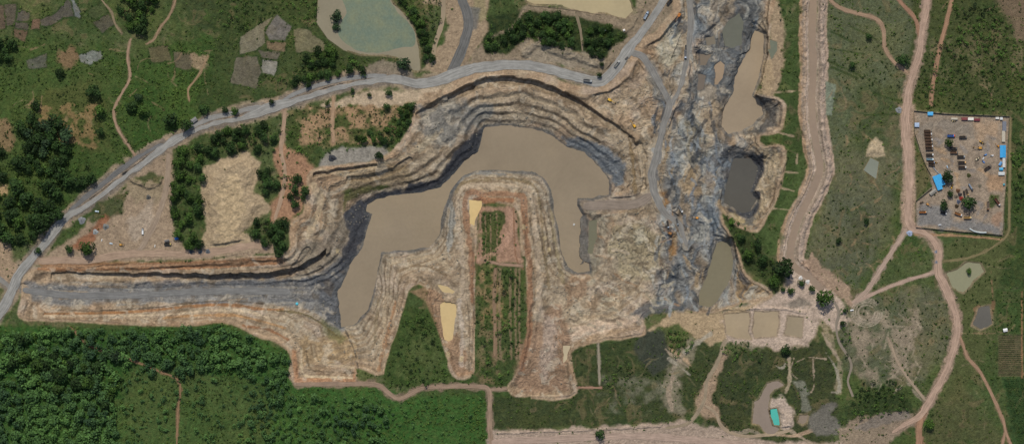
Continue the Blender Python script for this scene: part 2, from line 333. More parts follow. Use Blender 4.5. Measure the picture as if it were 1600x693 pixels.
# ------------------------------------------------------------------ surface colours (what the ground is made of)
n1 = fbm(GX, GY, 90, 200, 5); n2 = fbm(GX, GY, 18, 210, 4); n3 = fbm(GX, GY, 6, 220, 3)
def L3(a, b, m): return a * (1 - m[..., None]) + b * m[..., None]
g1, g2, g3 = alb((68,84,46)), alb((84,94,58)), alb((104,100,72))
m1 = sstep(-0.5, 0.6, n1 + 0.4 * n2); m2 = sstep(0.35, 0.9, n2 * 0.8 + n1 * 0.5 + n3 * 0.3)
COL[:] = L3(L3(np.broadcast_to(g1, COL.shape), g2, m1), g3, m2)
BUSH[:] = 0.35
def paint(pts, col, fe=4, nz=4, amt=1.0, bush=None, ns=14, sd_=0, veg=None, smooth=False, patch=None):
    P = WP(pts)
    if smooth: P = smooth_path(P, 6, True)
    s2, X, Y, d = sdist(P, fe + nz * 1.7 + 2)
    d = d + fbm(X, Y, ns, 300 + sd_, 4) * nz
    m = sstep(fe, -fe, d) * amt
    if patch is not None: m = m * sstep(-patch, patch, fbm(X, Y, ns, 340 + sd_, 4))
    COL[s2] = L3(COL[s2], alb(col), m)
    if bush is not None: BUSH[s2] = BUSH[s2] * (1 - m) + bush * m
    VEG[s2] = VEG[s2] * (1 - m) + (veg if veg is not None else (1 if (bush or 0) > 0.2 else 0)) * m
def stroke(pts, col, wd, nz=2, amt=1.0, bush=0.05, sm=True, ns=10, sd_=0, veg=0):
    P = WP(pts); P = smooth_path(P, 6) if sm else P
    s2 = window(P, wd + nz * 1.7 + 2); X, Y = GX[s2], GY[s2]
    d = segdist(X, Y, P, False) + fbm(X, Y, ns, 400 + sd_, 4) * nz
    m = (1 - sstep(wd * 0.6, wd * 1.1, d)) * amt
    COL[s2] = L3(COL[s2], alb(col), m); BUSH[s2] = BUSH[s2] * (1 - m) + bush * m; VEG[s2] = VEG[s2] * (1 - m) + veg * m
def box(x0, y0, x1, y1): return [(x0, y0), (x1, y0), (x1, y1), (x0, y1)]
# broad vegetation
paint([(0,505),(100,512),(260,512),(350,505),(400,528),(452,548),(458,600),(600,606),(640,622),(760,612),(762,760),(-60,760),(-60,505)], (58,90,42), 6, 5, 1, 1.0)
paint([(180,590),(270,575),(360,590),(420,600),(430,640),(400,710),(200,710),(190,650)], (76,92,50), 14, 16, .85, 0.9, 20, 1)
paint([(600,480),(690,485),(740,603),(600,603)], (62,80,40), 4, 3, 1, 1.0)
paint([(612,590),(640,520),(690,520),(735,600)], (88,100,58), 6, 9, .7, .7, 12, 3, patch=.5)
paint([(470,600),(640,622),(760,612),(762,760),(480,760)], (62,94,44), 12, 14, .9, 1.0, 30, 2)
paint([(-60,60),(150,60),(290,120),(340,170),(200,250),(100,340),(30,390),(-60,400)], (66,86,42), 14, 14, .9, 1.25, 26, 3)
paint([(220,80),(330,60),(370,150),(300,190),(240,230),(190,200),(200,130)], (62,86,40), 8, 10, .95, 1.5, 22, 4)
paint([(280,-20),(500,-20),(500,30),(440,20),(380,50),(300,40)], (58,70,42), 8, 8, .8, 0.6, 20, 5)
paint([(40,150),(160,120),(170,230),(100,230),(60,200)], (84,86,48), 10, 12, .6, 0.4, 18, 6)
paint([(1205,60),(1255,40),(1262,200),(1250,300),(1232,390),(1200,400),(1150,330),(1190,355),(1215,310),(1228,240),(1215,150)], (66,82,44), 4, 4, 1, 0.15, 20, 7)
paint([(1190,360),(1232,300),(1255,240),(1245,390),(1200,398)], (80,96,54), 4, 3, .8, 0.05, 20, 7)
paint([(1290,-20),(1440,-20),(1415,150),(1410,250),(1390,330),(1340,450),(1290,440),(1255,400),(1300,300),(1295,200)], (90,96,70), 6, 5, 1, 0.4, 30, 8)
paint([(1300,250),(1400,230),(1400,340),(1360,420),(1280,430),(1260,390)], (92,94,74), 14, 14, .8, 0.3, 30, 9)
paint([(1335,130),(1410,130),(1405,240),(1330,230)], (66,78,46), 14, 14, .7, 0.3, 30, 10)
paint([(1330,470),(1480,440),(1490,540),(1440,600),(1340,600),(1310,520)], (98,98,78), 10, 12, .8, 0.3, 24, 11)
paint([(1320,480),(1440,480),(1430,590),(1350,590)], (146,132,112), 8, 14, .9, 0.2, 18, 12, patch=.5)
paint([(1430,-20),(1640,-20),(1640,175),(1425,170)], (70,78,46), 4, 4, 1, 0.85, 20, 13)
paint([(1460,60),(1600,40),(1600,120),(1460,120)], (112,104,76), 12, 14, .7, 0.7, 16, 14, patch=.5)
paint([(1555,-10),(1640,-10),(1640,60),(1590,60)], (122,104,84), 6, 6, .9, 0.2, 16, 14)
paint([(1580,180),(1640,180),(1640,450),(1550,450),(1570,380)], (58,74,40), 5, 5, 1, 0.6, 20, 15)
paint([(1470,380),(1570,372),(1555,520),(1510,600),(1500,690),(1445,690),(1500,520)], (84,90,54), 8, 8, .9, 0.2, 24, 16)
paint([(1500,590),(1575,690),(1440,700),(1450,650)], (84,86,56), 8, 12, .8, 0.35, 24, 17)
paint(box(1556,452,1640,520), (64,82,44), 3, 2, 1, 0.35, 10, 18)
paint(box(1560,522,1599,586), (78,76,54), 2, 1, 1, 0.0, 10, 19, veg=1)
paint([(1566,590),(1640,588),(1640,760),(1592,760)], (54,76,42), 3, 2, 1, 0.3, 10, 20)
paint([(896,545),(1010,522),(1080,530),(1130,540),(1120,600),(1060,660),(800,672),(770,668),(768,622),(893,626)], (60,70,42), 4, 4, 1, 0.4, 24, 21)
paint([(985,545),(1010,515),(1040,520),(1050,570),(1020,590)], (62,66,56), 4, 4, .9, 0.1, 20, 22)
paint([(1110,560),(1200,540),(1290,530),(1310,600),(1300,700),(1180,700),(1100,660)], (58,66,42), 6, 6, 1, 0.5, 20, 23)
paint([(940,590),(1060,600),(1050,650),(940,650)], (128,124,104), 6, 8, .6, 0.2, 14, 24, patch=.6)
paint([(455,170),(640,150),(648,190),(610,228),(500,228),(478,250),(458,260),(450,200)], (74,84,46), 5, 5, 1, 0.7, 16, 25)
paint([(460,170),(640,150),(610,225),(470,225)], (176,142,110), 4, 8, .8, 0.2, 14, 26, patch=.4)
paint([(744,412),(820,415),(824,560),(790,605),(744,602)], (66,80,44), 4, 4, 1, 0.9, 9, 27)
paint([(748,415),(786,415),(792,560),(770,600),(748,600)], (132,112,84), 4, 7, .75, 0.4, 9, 28, patch=.45)
paint([(748,322),(806,322),(816,412),(744,410)], (160,128,104), 3, 3, 1, 0.1, 12, 28)
paint([(752,332),(790,330),(788,350),(780,385),(772,412),(748,412),(756,390),(752,370)], (68,80,44), 2, 4, .95, 0.8, 8, 29)
for xx in (758,766,776): stroke([(xx,334),(xx+1,370),(xx,410)], (150,124,98), 1.2, .8, .7)
stroke([(795,325),(800,360),(785,385),(750,408)], (178,142,118), 6, 3, .7)
stroke([(802,322),(806,400),(818,420)], (140,104,78), 1.5, .8, .8)
for xx in (774, 781, 798, 806, 812): stroke([(xx,420),(xx-1,480),(xx+1,560)], (138,118,92), 2.2, 1, .7)
paint([(340,-20),(640,-20),(680,50),(690,110),(610,118),(430,165),(300,190),(330,100)], (60,74,40), 5, 5, .8, 0.6, 18, 30)
paint([(745,30),(830,15),(960,30),(985,55),(950,95),(905,80),(850,80),(800,85),(745,85)], (46,60,34), 4, 4, 1, 0.9, 16, 31)
paint([(1130,325),(1175,362),(1195,400),(1225,420),(1215,450),(1165,425),(1148,390)], (56,68,38), 4, 4, 1, 0.8, 14, 32)
# bare earth and sand
stroke([(112,335),(130,318.5),(158,297),(188,274),(214,255),(236,241)], (176,152,114), 2.6, .8, .9); stroke([(303,202),(322,192),(345,185),(380,178),(402,172)], (180,152,110), 2.6, .8, .9); stroke([(460,154),(490,143),(520,134),(552,126.5),(590,121)], (160,132,98), 2.6, .8, .9)
for ri, (nm, S, wd, col, lv) in enumerate(ROADGEO):
    p = [(q_[0] + 800, 346.5 - q_[1]) for q_ in S[::4]] + [(S[-1][0] + 800, 346.5 - S[-1][1])]
    if nm == 'haul_road' and lv is None:
        wd = min(wd, 13) if len(p) > 60 else wd
        stroke(p, (166,146,122), wd / 2 + 8, 5, .85, sm=False, sd_=1, ns=14); stroke(p, (112,106,98), wd / 2 + 4.5, 2.5, .7, sm=False, sd_=2); 
    else: stroke(p, tuple(int(c_ * .93) for c_ in col), wd / 2 + (3.0 if wd > 5 else 1.4), 3.0 if wd > 5 else 1.3, .85, sm=False, sd_=ri % 7, ns=8)
SAND = (160,142,118)
paint([(60,410),(115,370),(140,340),(200,290),(240,250),(270,240),(268,300),(270,360),(290,395),(420,375),(445,398),(80,414)], (158,138,114), 3, 4, 1, 0.02, 14, 40)
paint([(205,290),(215,275),(240,268),(256,275),(250,290),(235,288),(228,295)], (64,78,42), 3, 4, .9, 0.6, 10, 41)
paint([(195,282),(230,283),(256,290),(248,312),(212,318),(196,300)], (150,134,108), 3, 5, 1, 0, 10, 41)
paint([(150,318),(200,300),(188,335),(160,348),(140,345)], (58,72,40), 3, 4, .9, 0.5, 10, 42)
paint([(110,385),(140,360),(165,335),(172,342),(130,395)], (146,100,72), 3, 3, .9, 0.02, 10, 43)
paint([(200,345),(240,310),(235,370),(205,375)], (168,152,132), 4, 5, .8, 0, 10, 44)
paint([(318,262),(345,248),(390,238),(405,255),(400,300),(425,325),(400,345),(385,362),(398,385),(340,400),(314,392),(320,350),(312,300)], (172,152,122), 3, 4, 1, 0.02, 12, 45)
paint([(335,290),(370,275),(385,310),(375,370),(345,380)], (188,166,130), 5, 8, .7, 0, 10, 46)
paint([(425,230),(445,225),(478,245),(490,262),(478,300),(470,330),(452,342),(425,345),(425,320),(440,300),(432,265)], (162,126,98), 4, 4, 1, 0.1, 14, 47)
paint([(500,250),(520,232),(600,228),(606,240),(590,250),(540,258),(495,266)], (146,140,128), 3, 3, 1, 0, 12, 48)
paint([(500,165),(545,148),(600,140),(650,140),(700,130),(680,150),(650,158),(610,166),(560,164),(525,168)], (186,166,138), 3, 4, 1, 0, 12, 49)
paint([(575,100),(600,90),(625,100),(650,118),(600,120),(570,112)], (132,120,102), 3, 4, .9, 0.05, 10, 50)
paint([(660,110),(665,95),(690,70),(700,40),(695,10),(660,5),(680,-20),(770,-20),(760,20),(765,50),(745,75),(725,105),(700,120)], (158,138,112), 3, 4, 1, 0.03, 12, 51)
paint([(738,-20),(760,-20),(758,10),(762,30),(750,35),(740,20)], (150,138,104), 3, 2, .9, 0.0, 12, 51)
paint([(733,10),(748,15),(745,45),(735,50)], (108,108,104), 3, 3, .8, 0, 12, 51)
paint([(725,105),(745,75),(800,40),(825,5),(990,25),(1000,-20),(1080,-20),(1060,30),(1040,42),(1000,70),(955,115),(935,118),(905,108),(850,96),(800,93)], (146,130,108), 3, 4, .95, 0.05, 12, 52)
paint([(752,65),(800,48),(815,25),(830,18),(880,22),(952,38),(975,50),(985,58),(960,70),(948,90),(915,90),(905,82),(895,84),(850,80),(825,60),(790,85),(758,84)], (48,62,34), 3, 3, 1, 0.9, 16, 31)
paint([(815,70),(850,62),(880,75),(930,85),(948,100),(920,110),(870,98),(820,90)], (150,138,118), 3, 5, .9, 0, 10, 53)
paint([(1205,0),(1216,0),(1226,50),(1226,105),(1216,140),(1206,152),(1190,150),(1198,100),(1203,50)], (168,146,118), 3, 3, .95, 0, 9, 121)
for dx, c_, w_ in ((-13,(178,154,132),8),(15,(186,164,146),9),(-19,(170,142,112),2.5),(-9,(196,176,156),2),(10,(150,134,116),2.4),(21,(172,150,130),2),(-15,(150,134,116),1.2),(16,(158,142,126),1.3)): stroke(off(CANAL[:14], dx), c_, w_, 2.2, .9, sd_=3 + int(abs(dx)), bush=0)
stroke(CANAL, (176,156,138), 8, 1, .8, sd_=4)
paint([(1226,430),(1250,405),(1275,425),(1310,460),(1330,500),(1300,520),(1285,500),(1262,540),(1215,545),(1130,535),(1110,500),(1160,478),(1205,465),(1225,448)], (186,166,147), 4, 5, 1, 0.08, 12, 54)
paint([(1225,475),(1250,462),(1268,475),(1240,482)], (132,122,108), 3, 3, .9, 0, 10, 54)
stroke([(1285,500),(1300,540),(1312,570),(1310,610)], (160,145,120), 5, 4, .6, sd_=6)
paint([(1250,410),(1270,395),(1290,420),(1330,450),(1330,475),(1300,455),(1270,435)], (165,140,118), 3, 5, .9, 0.1, 9, 55)
paint([(1005,520),(1060,482),(1110,490),(1160,478),(1205,462),(1160,490),(1130,500),(1135,530),(1110,540),(1085,525),(1060,505),(1030,512)], (172,150,118), 3, 4, 1, 0.03, 12, 56)
paint([(765,672),(887,668),(1008,662),(1070,656),(1130,672),(1210,690),(1320,690),(1320,720),(765,720)], (172,152,134), 3, 4, .95, 0.05, 12, 57)
paint([(800,686),(900,680),(1000,678),(1000,684),(850,690)], (70,80,46), 2, 3, .7, 0.6, 12, 57)
paint([(1060,590),(1085,560),(1090,530),(1075,530),(1050,560),(1035,600),(1040,640),(1070,655)], (134,126,104), 4, 6, .8, 0.1, 10, 58)
paint([(1040,540),(1075,560),(1080,572),(1060,558)], (176,150,120), 2, 2, .9, 0, 10, 58)
paint([(1085,640),(1095,600),(1110,590),(1125,560),(1135,540),(1140,545),(1120,590),(1112,620),(1125,650),(1105,655)], (164,140,116), 3, 4, .9, 0.03, 10, 59)
paint([(1180,588),(1235,585),(1240,610),(1240,650),(1236,672),(1270,668),(1262,680),(1200,690),(1172,680),(1172,620)], (62,72,42), 4, 4, .9, 0.4, 12, 60)
paint([(1203,622),(1222,618),(1240,640),(1240,665),(1228,674),(1219,668),(1216,640),(1202,634)], (182,164,146), 2, 3, 1, 0, 8, 61)
for pts_, w_ in (([(1140,678),(1175,672),(1190,680),(1215,678)],2.5),([(1235,672),(1265,690),(1290,700)],3),([(1262,650),(1275,662),(1300,672),(1330,668)],3.5),([(1232,560),(1222,575),(1212,570)],1.5),([(1240,560),(1236,580),(1245,590)],1.5),([(1270,560),(1272,600),(1268,612)],1.5),([(1290,550),(1306,575),(1312,610),(1300,612)],2),([(1285,520),(1300,545),(1310,560)],3),([(1060,600),(1050,580),(1075,545),(1092,530)],3.5),([(1045,560),(1062,572),(1078,585)],2.5),([(1040,545),(1060,562),(1078,574)],2),([(1110,520),(1090,535),(1070,550)],4),([(1050,640),(1045,610),(1052,590)],4),([(1245,565),(1262,558),(1290,560)],1.5),([(1340,660),(1370,650),(1410,640)],4),([(1420,600),(1440,625)],2)): stroke(pts_, random.choice([(168,150,128),(150,138,118),(158,150,132)]), w_, 2, .8, sd_=int(w_ * 3))
stroke([(1233,560),(1234,590),(1228,612)], (168,152,126), 3, 2, .9, sd_=8)
stroke([(1215,678),(1240,680),(1268,672)], (176,150,124), 3, 1, .9, sd_=8)
paint([(1237,594),(1258,595),(1265,615),(1260,618),(1270,640),(1262,643),(1250,640),(1252,622),(1246,605)], (122,122,106), 2, 2, .9, 0.05, 8, 62)
paint([(1262,650),(1300,625),(1306,632),(1298,645),(1315,660),(1308,678),(1280,680),(1265,668)], (112,108,98), 3, 3, .95, 0.03, 8, 63)
paint([(1320,640),(1400,600),(1430,640),(1420,655),(1340,670),(1310,660)], (50,64,36), 4, 6, .9, 0.9, 14, 64)
paint([(1310,672),(1330,655),(1400,640),(1425,648),(1400,672),(1380,710),(1320,700)], (150,132,112), 3, 5, .9, 0.2, 10, 64)
paint([(1335,668),(1375,645),(1420,642),(1424,652),(1390,660),(1350,672)], (130,120,108), 2, 2, .9, 0, 8, 64)
# compound yard
YARD = [(1427,172),(1478,177),(1578,182),(1567,367),(1500,362),(1431,355),(1431,314),(1457,291),(1445,256),(1438,236),(1435,225),(1429,208)]
paint(YARD, (152,136,117), 1.5, 1, 1, 0, 14, 65)
for q in range(60): stroke([(1440+random.uniform(0,120),190+random.uniform(0,165))]*1+[(1440+random.uniform(0,120),190+random.uniform(0,165))] if False else (lambda x_,y_,a_,l_:[(x_,y_),(x_+l_*math.cos(a_),y_+l_*math.sin(a_))])(random.uniform(1445,1555),random.uniform(190,345),random.uniform(0,3.1),random.uniform(4,22)), random.choice([(120,108,94),(168,150,128),(176,146,112),(128,124,120)]), random.uniform(1,4), 2.5, .55, sd_=q % 9)
paint([(1440,185),(1510,190),(1520,210),(1480,215),(1465,200),(1440,210)], (140,130,116), 6, 8, .8, 0, 12, 66)
paint([(1435,318),(1480,320),(1490,345),(1560,350),(1560,364),(1435,352)], (128,127,124), 5, 6, .85, 0, 12, 67)
paint([(1520,190),(1560,190),(1560,215),(1530,215)], (172,146,118), 5, 6, .8, 0, 12, 68)
paint([(1545,275),(1570,275),(1566,300),(1545,300)], (172,140,108), 4, 5, .8, 0, 12, 68)
paint([(1548,340),(1566,330),(1562,358),(1550,350)], (160,130,106), 3, 4, .8, 0, 12, 68)
paint([(1545,302),(1562,304),(1560,320),(1545,325)], (70,82,48), 2, 3, .9, 0.8, 8, 69)
paint([(1405,165),(1428,165),(1430,240),(1432,360),(1408,360),(1412,240)], (168,144,122), 3, 3, .9, 0.03, 12, 70)
paint([(1432,240),(1440,240),(1455,280),(1432,312)], (104,96,66), 2, 2, .8, 0.4, 8, 70)
stroke([(1430,366),(1500,368),(1568,374)], (176,138,106), 2.2, 1, .8)
paint([(1352,245),(1360,220),(1368,214),(1378,222),(1384,244),(1370,246)], (178,160,130), 2, 2, 1, 0, 8, 71)
paint([(1290,127),(1307,132),(1302,160),(1300,180),(1290,180)], (124,132,112), 1.5, .8, .95, 0, 8, 72)
paint([(1388,180),(1400,160),(1412,170),(1400,260),(1385,250)], (120,108,84), 5, 8, .6, 0.1, 8, 73, patch=.6)
# plots upper left
for pts, c in [([(8,8),(26,6),(24,39),(7,40)],(92,84,72)), ([(28,15),(46,20),(47,34),(26,33)],(90,85,76)), ([(24,35),(45,36),(42,48),(23,46)],(88,82,72)),
   ([(50,31),(63,30),(62,46),(49,46)],(112,90,74)), ([(22,45),(42,50),(40,66),(23,58)],(106,88,70)), ([(64,32),(88,20),(105,0),(113,5),(118,25),(100,28),(75,42),(64,40)],(92,86,78)),
   ([(110,-5),(116,0),(128,25),(124,29),(118,24)],(126,126,124)), ([(-20,8),(5,10),(8,45),(-20,50)],(98,84,70)), ([(135,18),(160,3),(167,20),(150,30),(140,25)],(74,84,52)),
   ([(145,35),(170,22),(180,38),(160,52)],(88,84,70)), ([(42,95),(72,85),(73,105),(45,108)],(92,92,80)), ([(123,88),(140,80),(157,80),(160,92),(140,102),(128,98)],(126,128,120)),
   ([(433,24),(457,42),(445,64),(421,64),(414,48)],(112,108,102)), ([(417,64),(447,66),(445,81),(417,76)],(120,104,82)), ([(457,45),(480,45),(512,73),(500,81),(462,81)],(118,112,86)),
   ([(424,28),(400,42),(376,58),(374,86),(400,78),(413,66),(412,48)],(124,118,98)), ([(410,92),(435,95),(428,118),(407,113)],(144,140,128)), ([(403,78),(438,82),(433,93),(408,90)],(104,98,84)),
   ([(370,90),(402,88),(408,112),(400,138),(360,130),(365,105)],(104,98,82)), ([(232,75),(262,70),(268,95),(235,97)],(96,90,66)), ([(270,80),(300,85),(300,110),(275,105)],(100,92,74))]:
    stroke(pts + [pts[0]], (50,68,36), 2.6, 1.4, .8, 1.6, sm=False, sd_=9, veg=1); paint(pts, c, .8, 1.6, .95, 0.0, 9, 75, veg=.4)
paint([(95,80),(115,75),(125,95),(110,108),(92,98)], (136,108,82), 4, 6, .8, 0.1, 10, 76)
paint([(295,85),(325,85),(320,110),(300,102)], (164,140,112), 3, 5, .8, 0.05, 8, 77)
paint([(40,165),(150,165),(150,235),(105,225),(70,200)], (140,116,80), 3, 8, .8, 0.2, 10, 78, patch=.35)
paint([(-10,185),(20,190),(25,230),(-10,235)], (150,120,92), 4, 6, .7, 0.2, 10, 79)
paint([(-10,285),(10,290),(12,305),(-10,305)], (190,160,120), 3, 3, .8, 0, 8, 79)
paint([(-10,375),(15,380),(25,420),(15,440),(-10,440)], (166,142,116), 4, 4, .9, 0.1, 10, 80)
# furrows / dikes on the eastern plots
for a, b in [((1294,75),(1350,85)),((1300,50),(1330,65)),((1294,95),(1345,118)),((1330,42),(1370,62)),((1300,105),(1340,122)),((1365,145),(1410,160)),((1350,180),(1400,178))]:
    stroke([a, b], (54,70,38), 2.0, 1, .8, 0.9, sd_=9, veg=1)
for a, b in [((1222,268),(1247,270)),((1212,292),(1240,298)),((1205,325),(1236,328)),((1228,233),(1246,240)),((1246,240),(1245,255)),((1214,300),(1206,322)),((1205,145),(1245,142)),((1208,205),(1240,213))]:
    stroke([a, b], (165,146,118), 1.6, 1, .8, 0)
stroke([(1325,330),(1340,325),(1355,335),(1355,400)], (60,74,40), 2.5, 2, .7, 1.0, sd_=9, veg=1); stroke([(1318,325),(1310,370),(1330,395)], (112,102,74), 2.5, 2, .7, 0.4)
paint([(1326,335),(1350,335),(1355,395),(1325,390)], (82,84,62), 5, 4, .8, 0.05, 20, 9, veg=1)
for q in range(60):
    zone = random.choice([(20,330,60,230),(1300,1410,120,440),(1480,1555,380,680),(900,1120,560,655),(1440,1600,10,160)])
    x_, y_ = random.uniform(zone[0], zone[1]), random.uniform(zone[2], zone[3]); a = random.uniform(0, 6.28); pts_ = [(x_, y_)]
    for k2 in range(4): a += random.uniform(-.7, .7); pts_.append((pts_[-1][0] + 9 * math.cos(a), pts_[-1][1] + 9 * math.sin(a)))
    stroke(pts_, random.choice([(132,116,86),(120,112,82),(146,124,96)]), random.uniform(.6, 1.3), 1.2, .55, 0.1, sd_=q % 9)
for q in range(90):
    x_, y_ = random.uniform(0, 1600), random.uniform(0, 693); i_, j_ = np.searchsorted(gx, x_ - 800), np.searchsorted(gy, 346.5 - y_)
    if VEG[i_, j_] < .8 or BUSH[i_, j_] > .8: continue
    r_ = random.uniform(3, 12); paint([(x_ - r_, y_), (x_, y_ - r_ * .6), (x_ + r_, y_), (x_, y_ + r_ * .7)], random.choice([(74,96,46),(96,98,62),(58,74,38),(112,102,76),(66,88,42)]), 3, 5, .6, random.choice([0.1,.5,1.0]), 8, q % 9, veg=1)
for q in range(40):
    y_ = random.uniform(10, 395); x_ = (1238 if y_ < 230 else 1232 - (y_ - 230) * .12) + random.uniform(-14, 12); r_ = random.uniform(3, 9)
    paint([(x_ - r_, y_), (x_, y_ - r_), (x_ + r_, y_), (x_, y_ + r_)], random.choice([(88,98,60),(60,78,42),(98,92,66),(74,96,50)]), 3, 5, .7, random.choice([0.2,1.0,1.8]), 8, q % 9, veg=1)
for yy in np.arange(524, 586, 3.2): stroke([(1561, yy + 1.5), (1598, yy + 1.5)], (112,100,74), .8, .3, .8, 0, sm=False)
for yy in np.arange(456, 472, 2.6): stroke([(1566, yy), (1600, yy)], (92,90,60), .8, .3, .7, 0, sm=False)
stroke([(1597,455),(1597,590)], (150,112,82), 1.4, .8, .8); stroke([(1500,520),(1555,520)], (140,120,90), 1.2, 1.2, .7); stroke([(1550,445),(1548,420),(1552,470)], (140,110,84), 1.2, 1.2, .7)
for pts_ in ([(1519,508),(1526,490),(1524,482),(1530,478)], [(1552,470),(1548,505)]): stroke(pts_, (128,100,74), 3, 2, .8)
# circular vehicle tracks on the pale flat
cc = (1354, 488)
for rr in (12, 16, 19, 22):
    stroke([(cc[0] + rr * 1.1 * math.cos(a), cc[1] + rr * math.sin(a)) for a in np.linspace(0, 5.6, 20)], (172,158,138), 1.1, .6, .7, 0, sd_=11)
for k2 in range(26):
    x0, y0 = random.uniform(1330, 1440), random.uniform(475, 600); a = random.uniform(0, 3.14); l = random.uniform(10, 35)
    stroke([(x0, y0), (x0 + l * math.cos(a) * .6, y0 + l * math.sin(a) * .6 + 3), (x0 + l * math.cos(a), y0 + l * math.sin(a))], (164,150,128), 1.0, 1.2, .55, 0.02, sd_=12)
for k2 in range(34):   # dry scratches over the grass east and north west
    if k2 % 2: x0, y0 = random.uniform(1300, 1400), random.uniform(180, 440)
    else: x0, y0 = random.uniform(60, 340), random.uniform(60, 220)
    a = random.uniform(0, 3.14); l = random.uniform(8, 28)
    stroke([(x0, y0), (x0 + l * math.cos(a) * .6 + 2, y0 + l * math.sin(a) * .6), (x0 + l * math.cos(a), y0 + l * math.sin(a))], (140,120,90), 1.3, 1.5, .6, 0.05, sd_=13)

# the pit's rock and soil
sub = COL[PIT]
zz = Z[PIT]
dep = np.clip(-zz / 26, 0, 1)
s_top, s_mid, s_low = alb((172,148,120)), alb((166,150,126)), alb((154,143,124))
base = L3(L3(np.broadcast_to(s_top, sub.shape), s_mid, sstep(0.05, 0.35, dep + wob * .08)), s_low, sstep(0.45, 0.95, dep + wob * .1))
strata = np.sin((zz * 2.1 + warp * 1.5 + rough) * 1.6) * 0.5 + 0.5
str2 = vnoise(zz * 3.0 + wob * 2, warp * 3, 1.0, 77)
base = L3(base, alb((120,98,70)), 0.45 * strata * sstep(0.3, 0.8, str2))
base = L3(base, alb((196,178,148)), 0.5 * sstep(0.55, 0.95, vnoise(PX, PY, 16, 78) * .6 + str2 * .5))
ora = sstep(0.25, 0.8, fbm(PX, PY, 45, 79, 4)); base = L3(base, alb((166,120,80)), 0.22 * ora)
pk = sstep(0.2, 0.7, fbm(PX, PY, 33, 89, 4)); base = L3(base, alb((182,164,146)), 0.45 * pk)
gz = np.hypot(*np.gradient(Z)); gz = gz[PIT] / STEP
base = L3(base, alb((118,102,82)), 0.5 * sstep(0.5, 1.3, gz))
onb = np.clip(flat, 0, 1)
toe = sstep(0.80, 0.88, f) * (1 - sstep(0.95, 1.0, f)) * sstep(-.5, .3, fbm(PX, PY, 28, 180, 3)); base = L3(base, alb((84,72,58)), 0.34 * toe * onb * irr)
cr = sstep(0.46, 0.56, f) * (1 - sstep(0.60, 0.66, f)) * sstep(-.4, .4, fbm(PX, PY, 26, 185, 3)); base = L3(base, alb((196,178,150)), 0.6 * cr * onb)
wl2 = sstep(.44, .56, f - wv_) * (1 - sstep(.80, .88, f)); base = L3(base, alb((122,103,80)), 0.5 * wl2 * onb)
nth = np.where((346.5 - PY < 175) & (PX + 800 > 655) & (PX + 800 < 1070), 13.0, 4.5)
mm = sstep(0, 3.5, nth - (dR + wob * 2.0))
ply = (PX + 800 > 742) & (PX + 800 < 830) & (346.5 - PY > 400); tri = (PX + 800 > 600) & (PX + 800 < 700) & (346.5 - PY > 440) & (346.5 - PY < 610)
mm = np.where(ply | tri, sstep(0, 3, dH), mm)
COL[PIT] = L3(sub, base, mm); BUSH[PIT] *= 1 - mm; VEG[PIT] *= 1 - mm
GRAY = (122,122,118); DK = (64,64,66)
paint([(40,442),(150,446),(300,440),(420,438),(500,428),(545,398),(560,392),(535,440),(528,480),(535,515),(520,515),(495,490),(470,478),(400,474),(250,470),(100,476),(50,470)], (124,123,119), 4, 4, .92, None, 12, 90)
for q in range(46):
    x_ = random.uniform(50,440); y_ = random.uniform(441,476); l_ = random.uniform(20,80); stroke([(x_,y_),(x_+l_,y_+random.uniform(-2,2))], random.choice([(150,148,140),(158,150,134),(96,98,100),(112,112,110),(160,140,112)]), random.uniform(.8,2.4), 1.4, .6, bush=0, sd_=q % 9)
paint([(180,442),(300,436),(430,436),(500,425),(500,445),(400,446),(250,448)], (100,102,104), 5, 6, .7, None, 10, 91)
paint([(490,430),(530,400),(545,400),(530,450),(530,515),(510,500),(495,470)], (92,94,96), 4, 5, .85, None, 10, 92)
paint([(470,380),(500,372),(540,340),(550,345),(540,395),(500,425),(450,440),(460,425)], (120,112,98), 5, 6, .7, None, 10, 93)
paint([(536,335),(560,314),(600,299),(625,297),(622,306),(592,316),(574,330),(574,350),(568,372),(556,396),(545,412),(536,405),(544,372),(546,345)], DK, 3, 4, .9, None, 9, 94)
paint([(625,304),(640,288),(680,283),(698,262),(712,235),(738,212),(758,196),(762,212),(748,240),(722,260),(707,277),(687,297),(650,305)], (56,57,60), 2.5, 2.5, .96, None, 9, 95)
paint([(655,170),(700,155),(770,165),(770,180),(740,200),(705,225),(680,232),(660,215),(648,225),(665,195)], (122,122,116), 6, 8, .8, None, 12, 96)
paint([(648,230),(665,215),(682,205),(672,225),(655,240)], (196,180,150), 2, 2, .9, None, 9, 96)
paint([(540,270),(560,262),(600,250),(640,262),(640,285),(600,290),(560,300),(540,310)], (142,124,94), 4, 5, .6, None, 9, 97)
paint([(535,300),(560,292),(605,287),(610,292),(565,302),(540,318),(536,330)], (70,84,40), 2, 3, .85, 0.5, 9, 98)
paint([(878,215),(910,220),(948,232),(974,256),(975,285),(965,290),(950,272),(936,256),(912,236),(886,228)], (112,116,116), 3, 4, .9, None, 9, 99)
paint([(1062,-10),(1120,-10),(1200,-10),(1178,60),(1150,140),(1128,180),(1132,210),(1150,245),(1140,290),(1125,318),(1122,370),(1115,400),(1095,450),(1092,478),(1020,480),(1045,445),(1060,400),(1048,340),(1035,300),(1050,230),(1066,170),(1088,120),(1100,60),(1085,20)], (118,120,118), 7, 9, .92, None, 18, 100)
paint([(1060,180),(1100,190),(1110,230),(1085,260),(1060,240)], (146,136,112), 6, 8, .7, None, 12, 101)
paint([(1070,255),(1100,262),(1098,300),(1078,312),(1062,290)], (172,148,112), 4, 6, .8, None, 9, 102)
paint([(1095,120),(1125,130),(1135,200),(1110,215),(1090,180)], (160,144,120), 6, 8, .6, None, 10, 103)
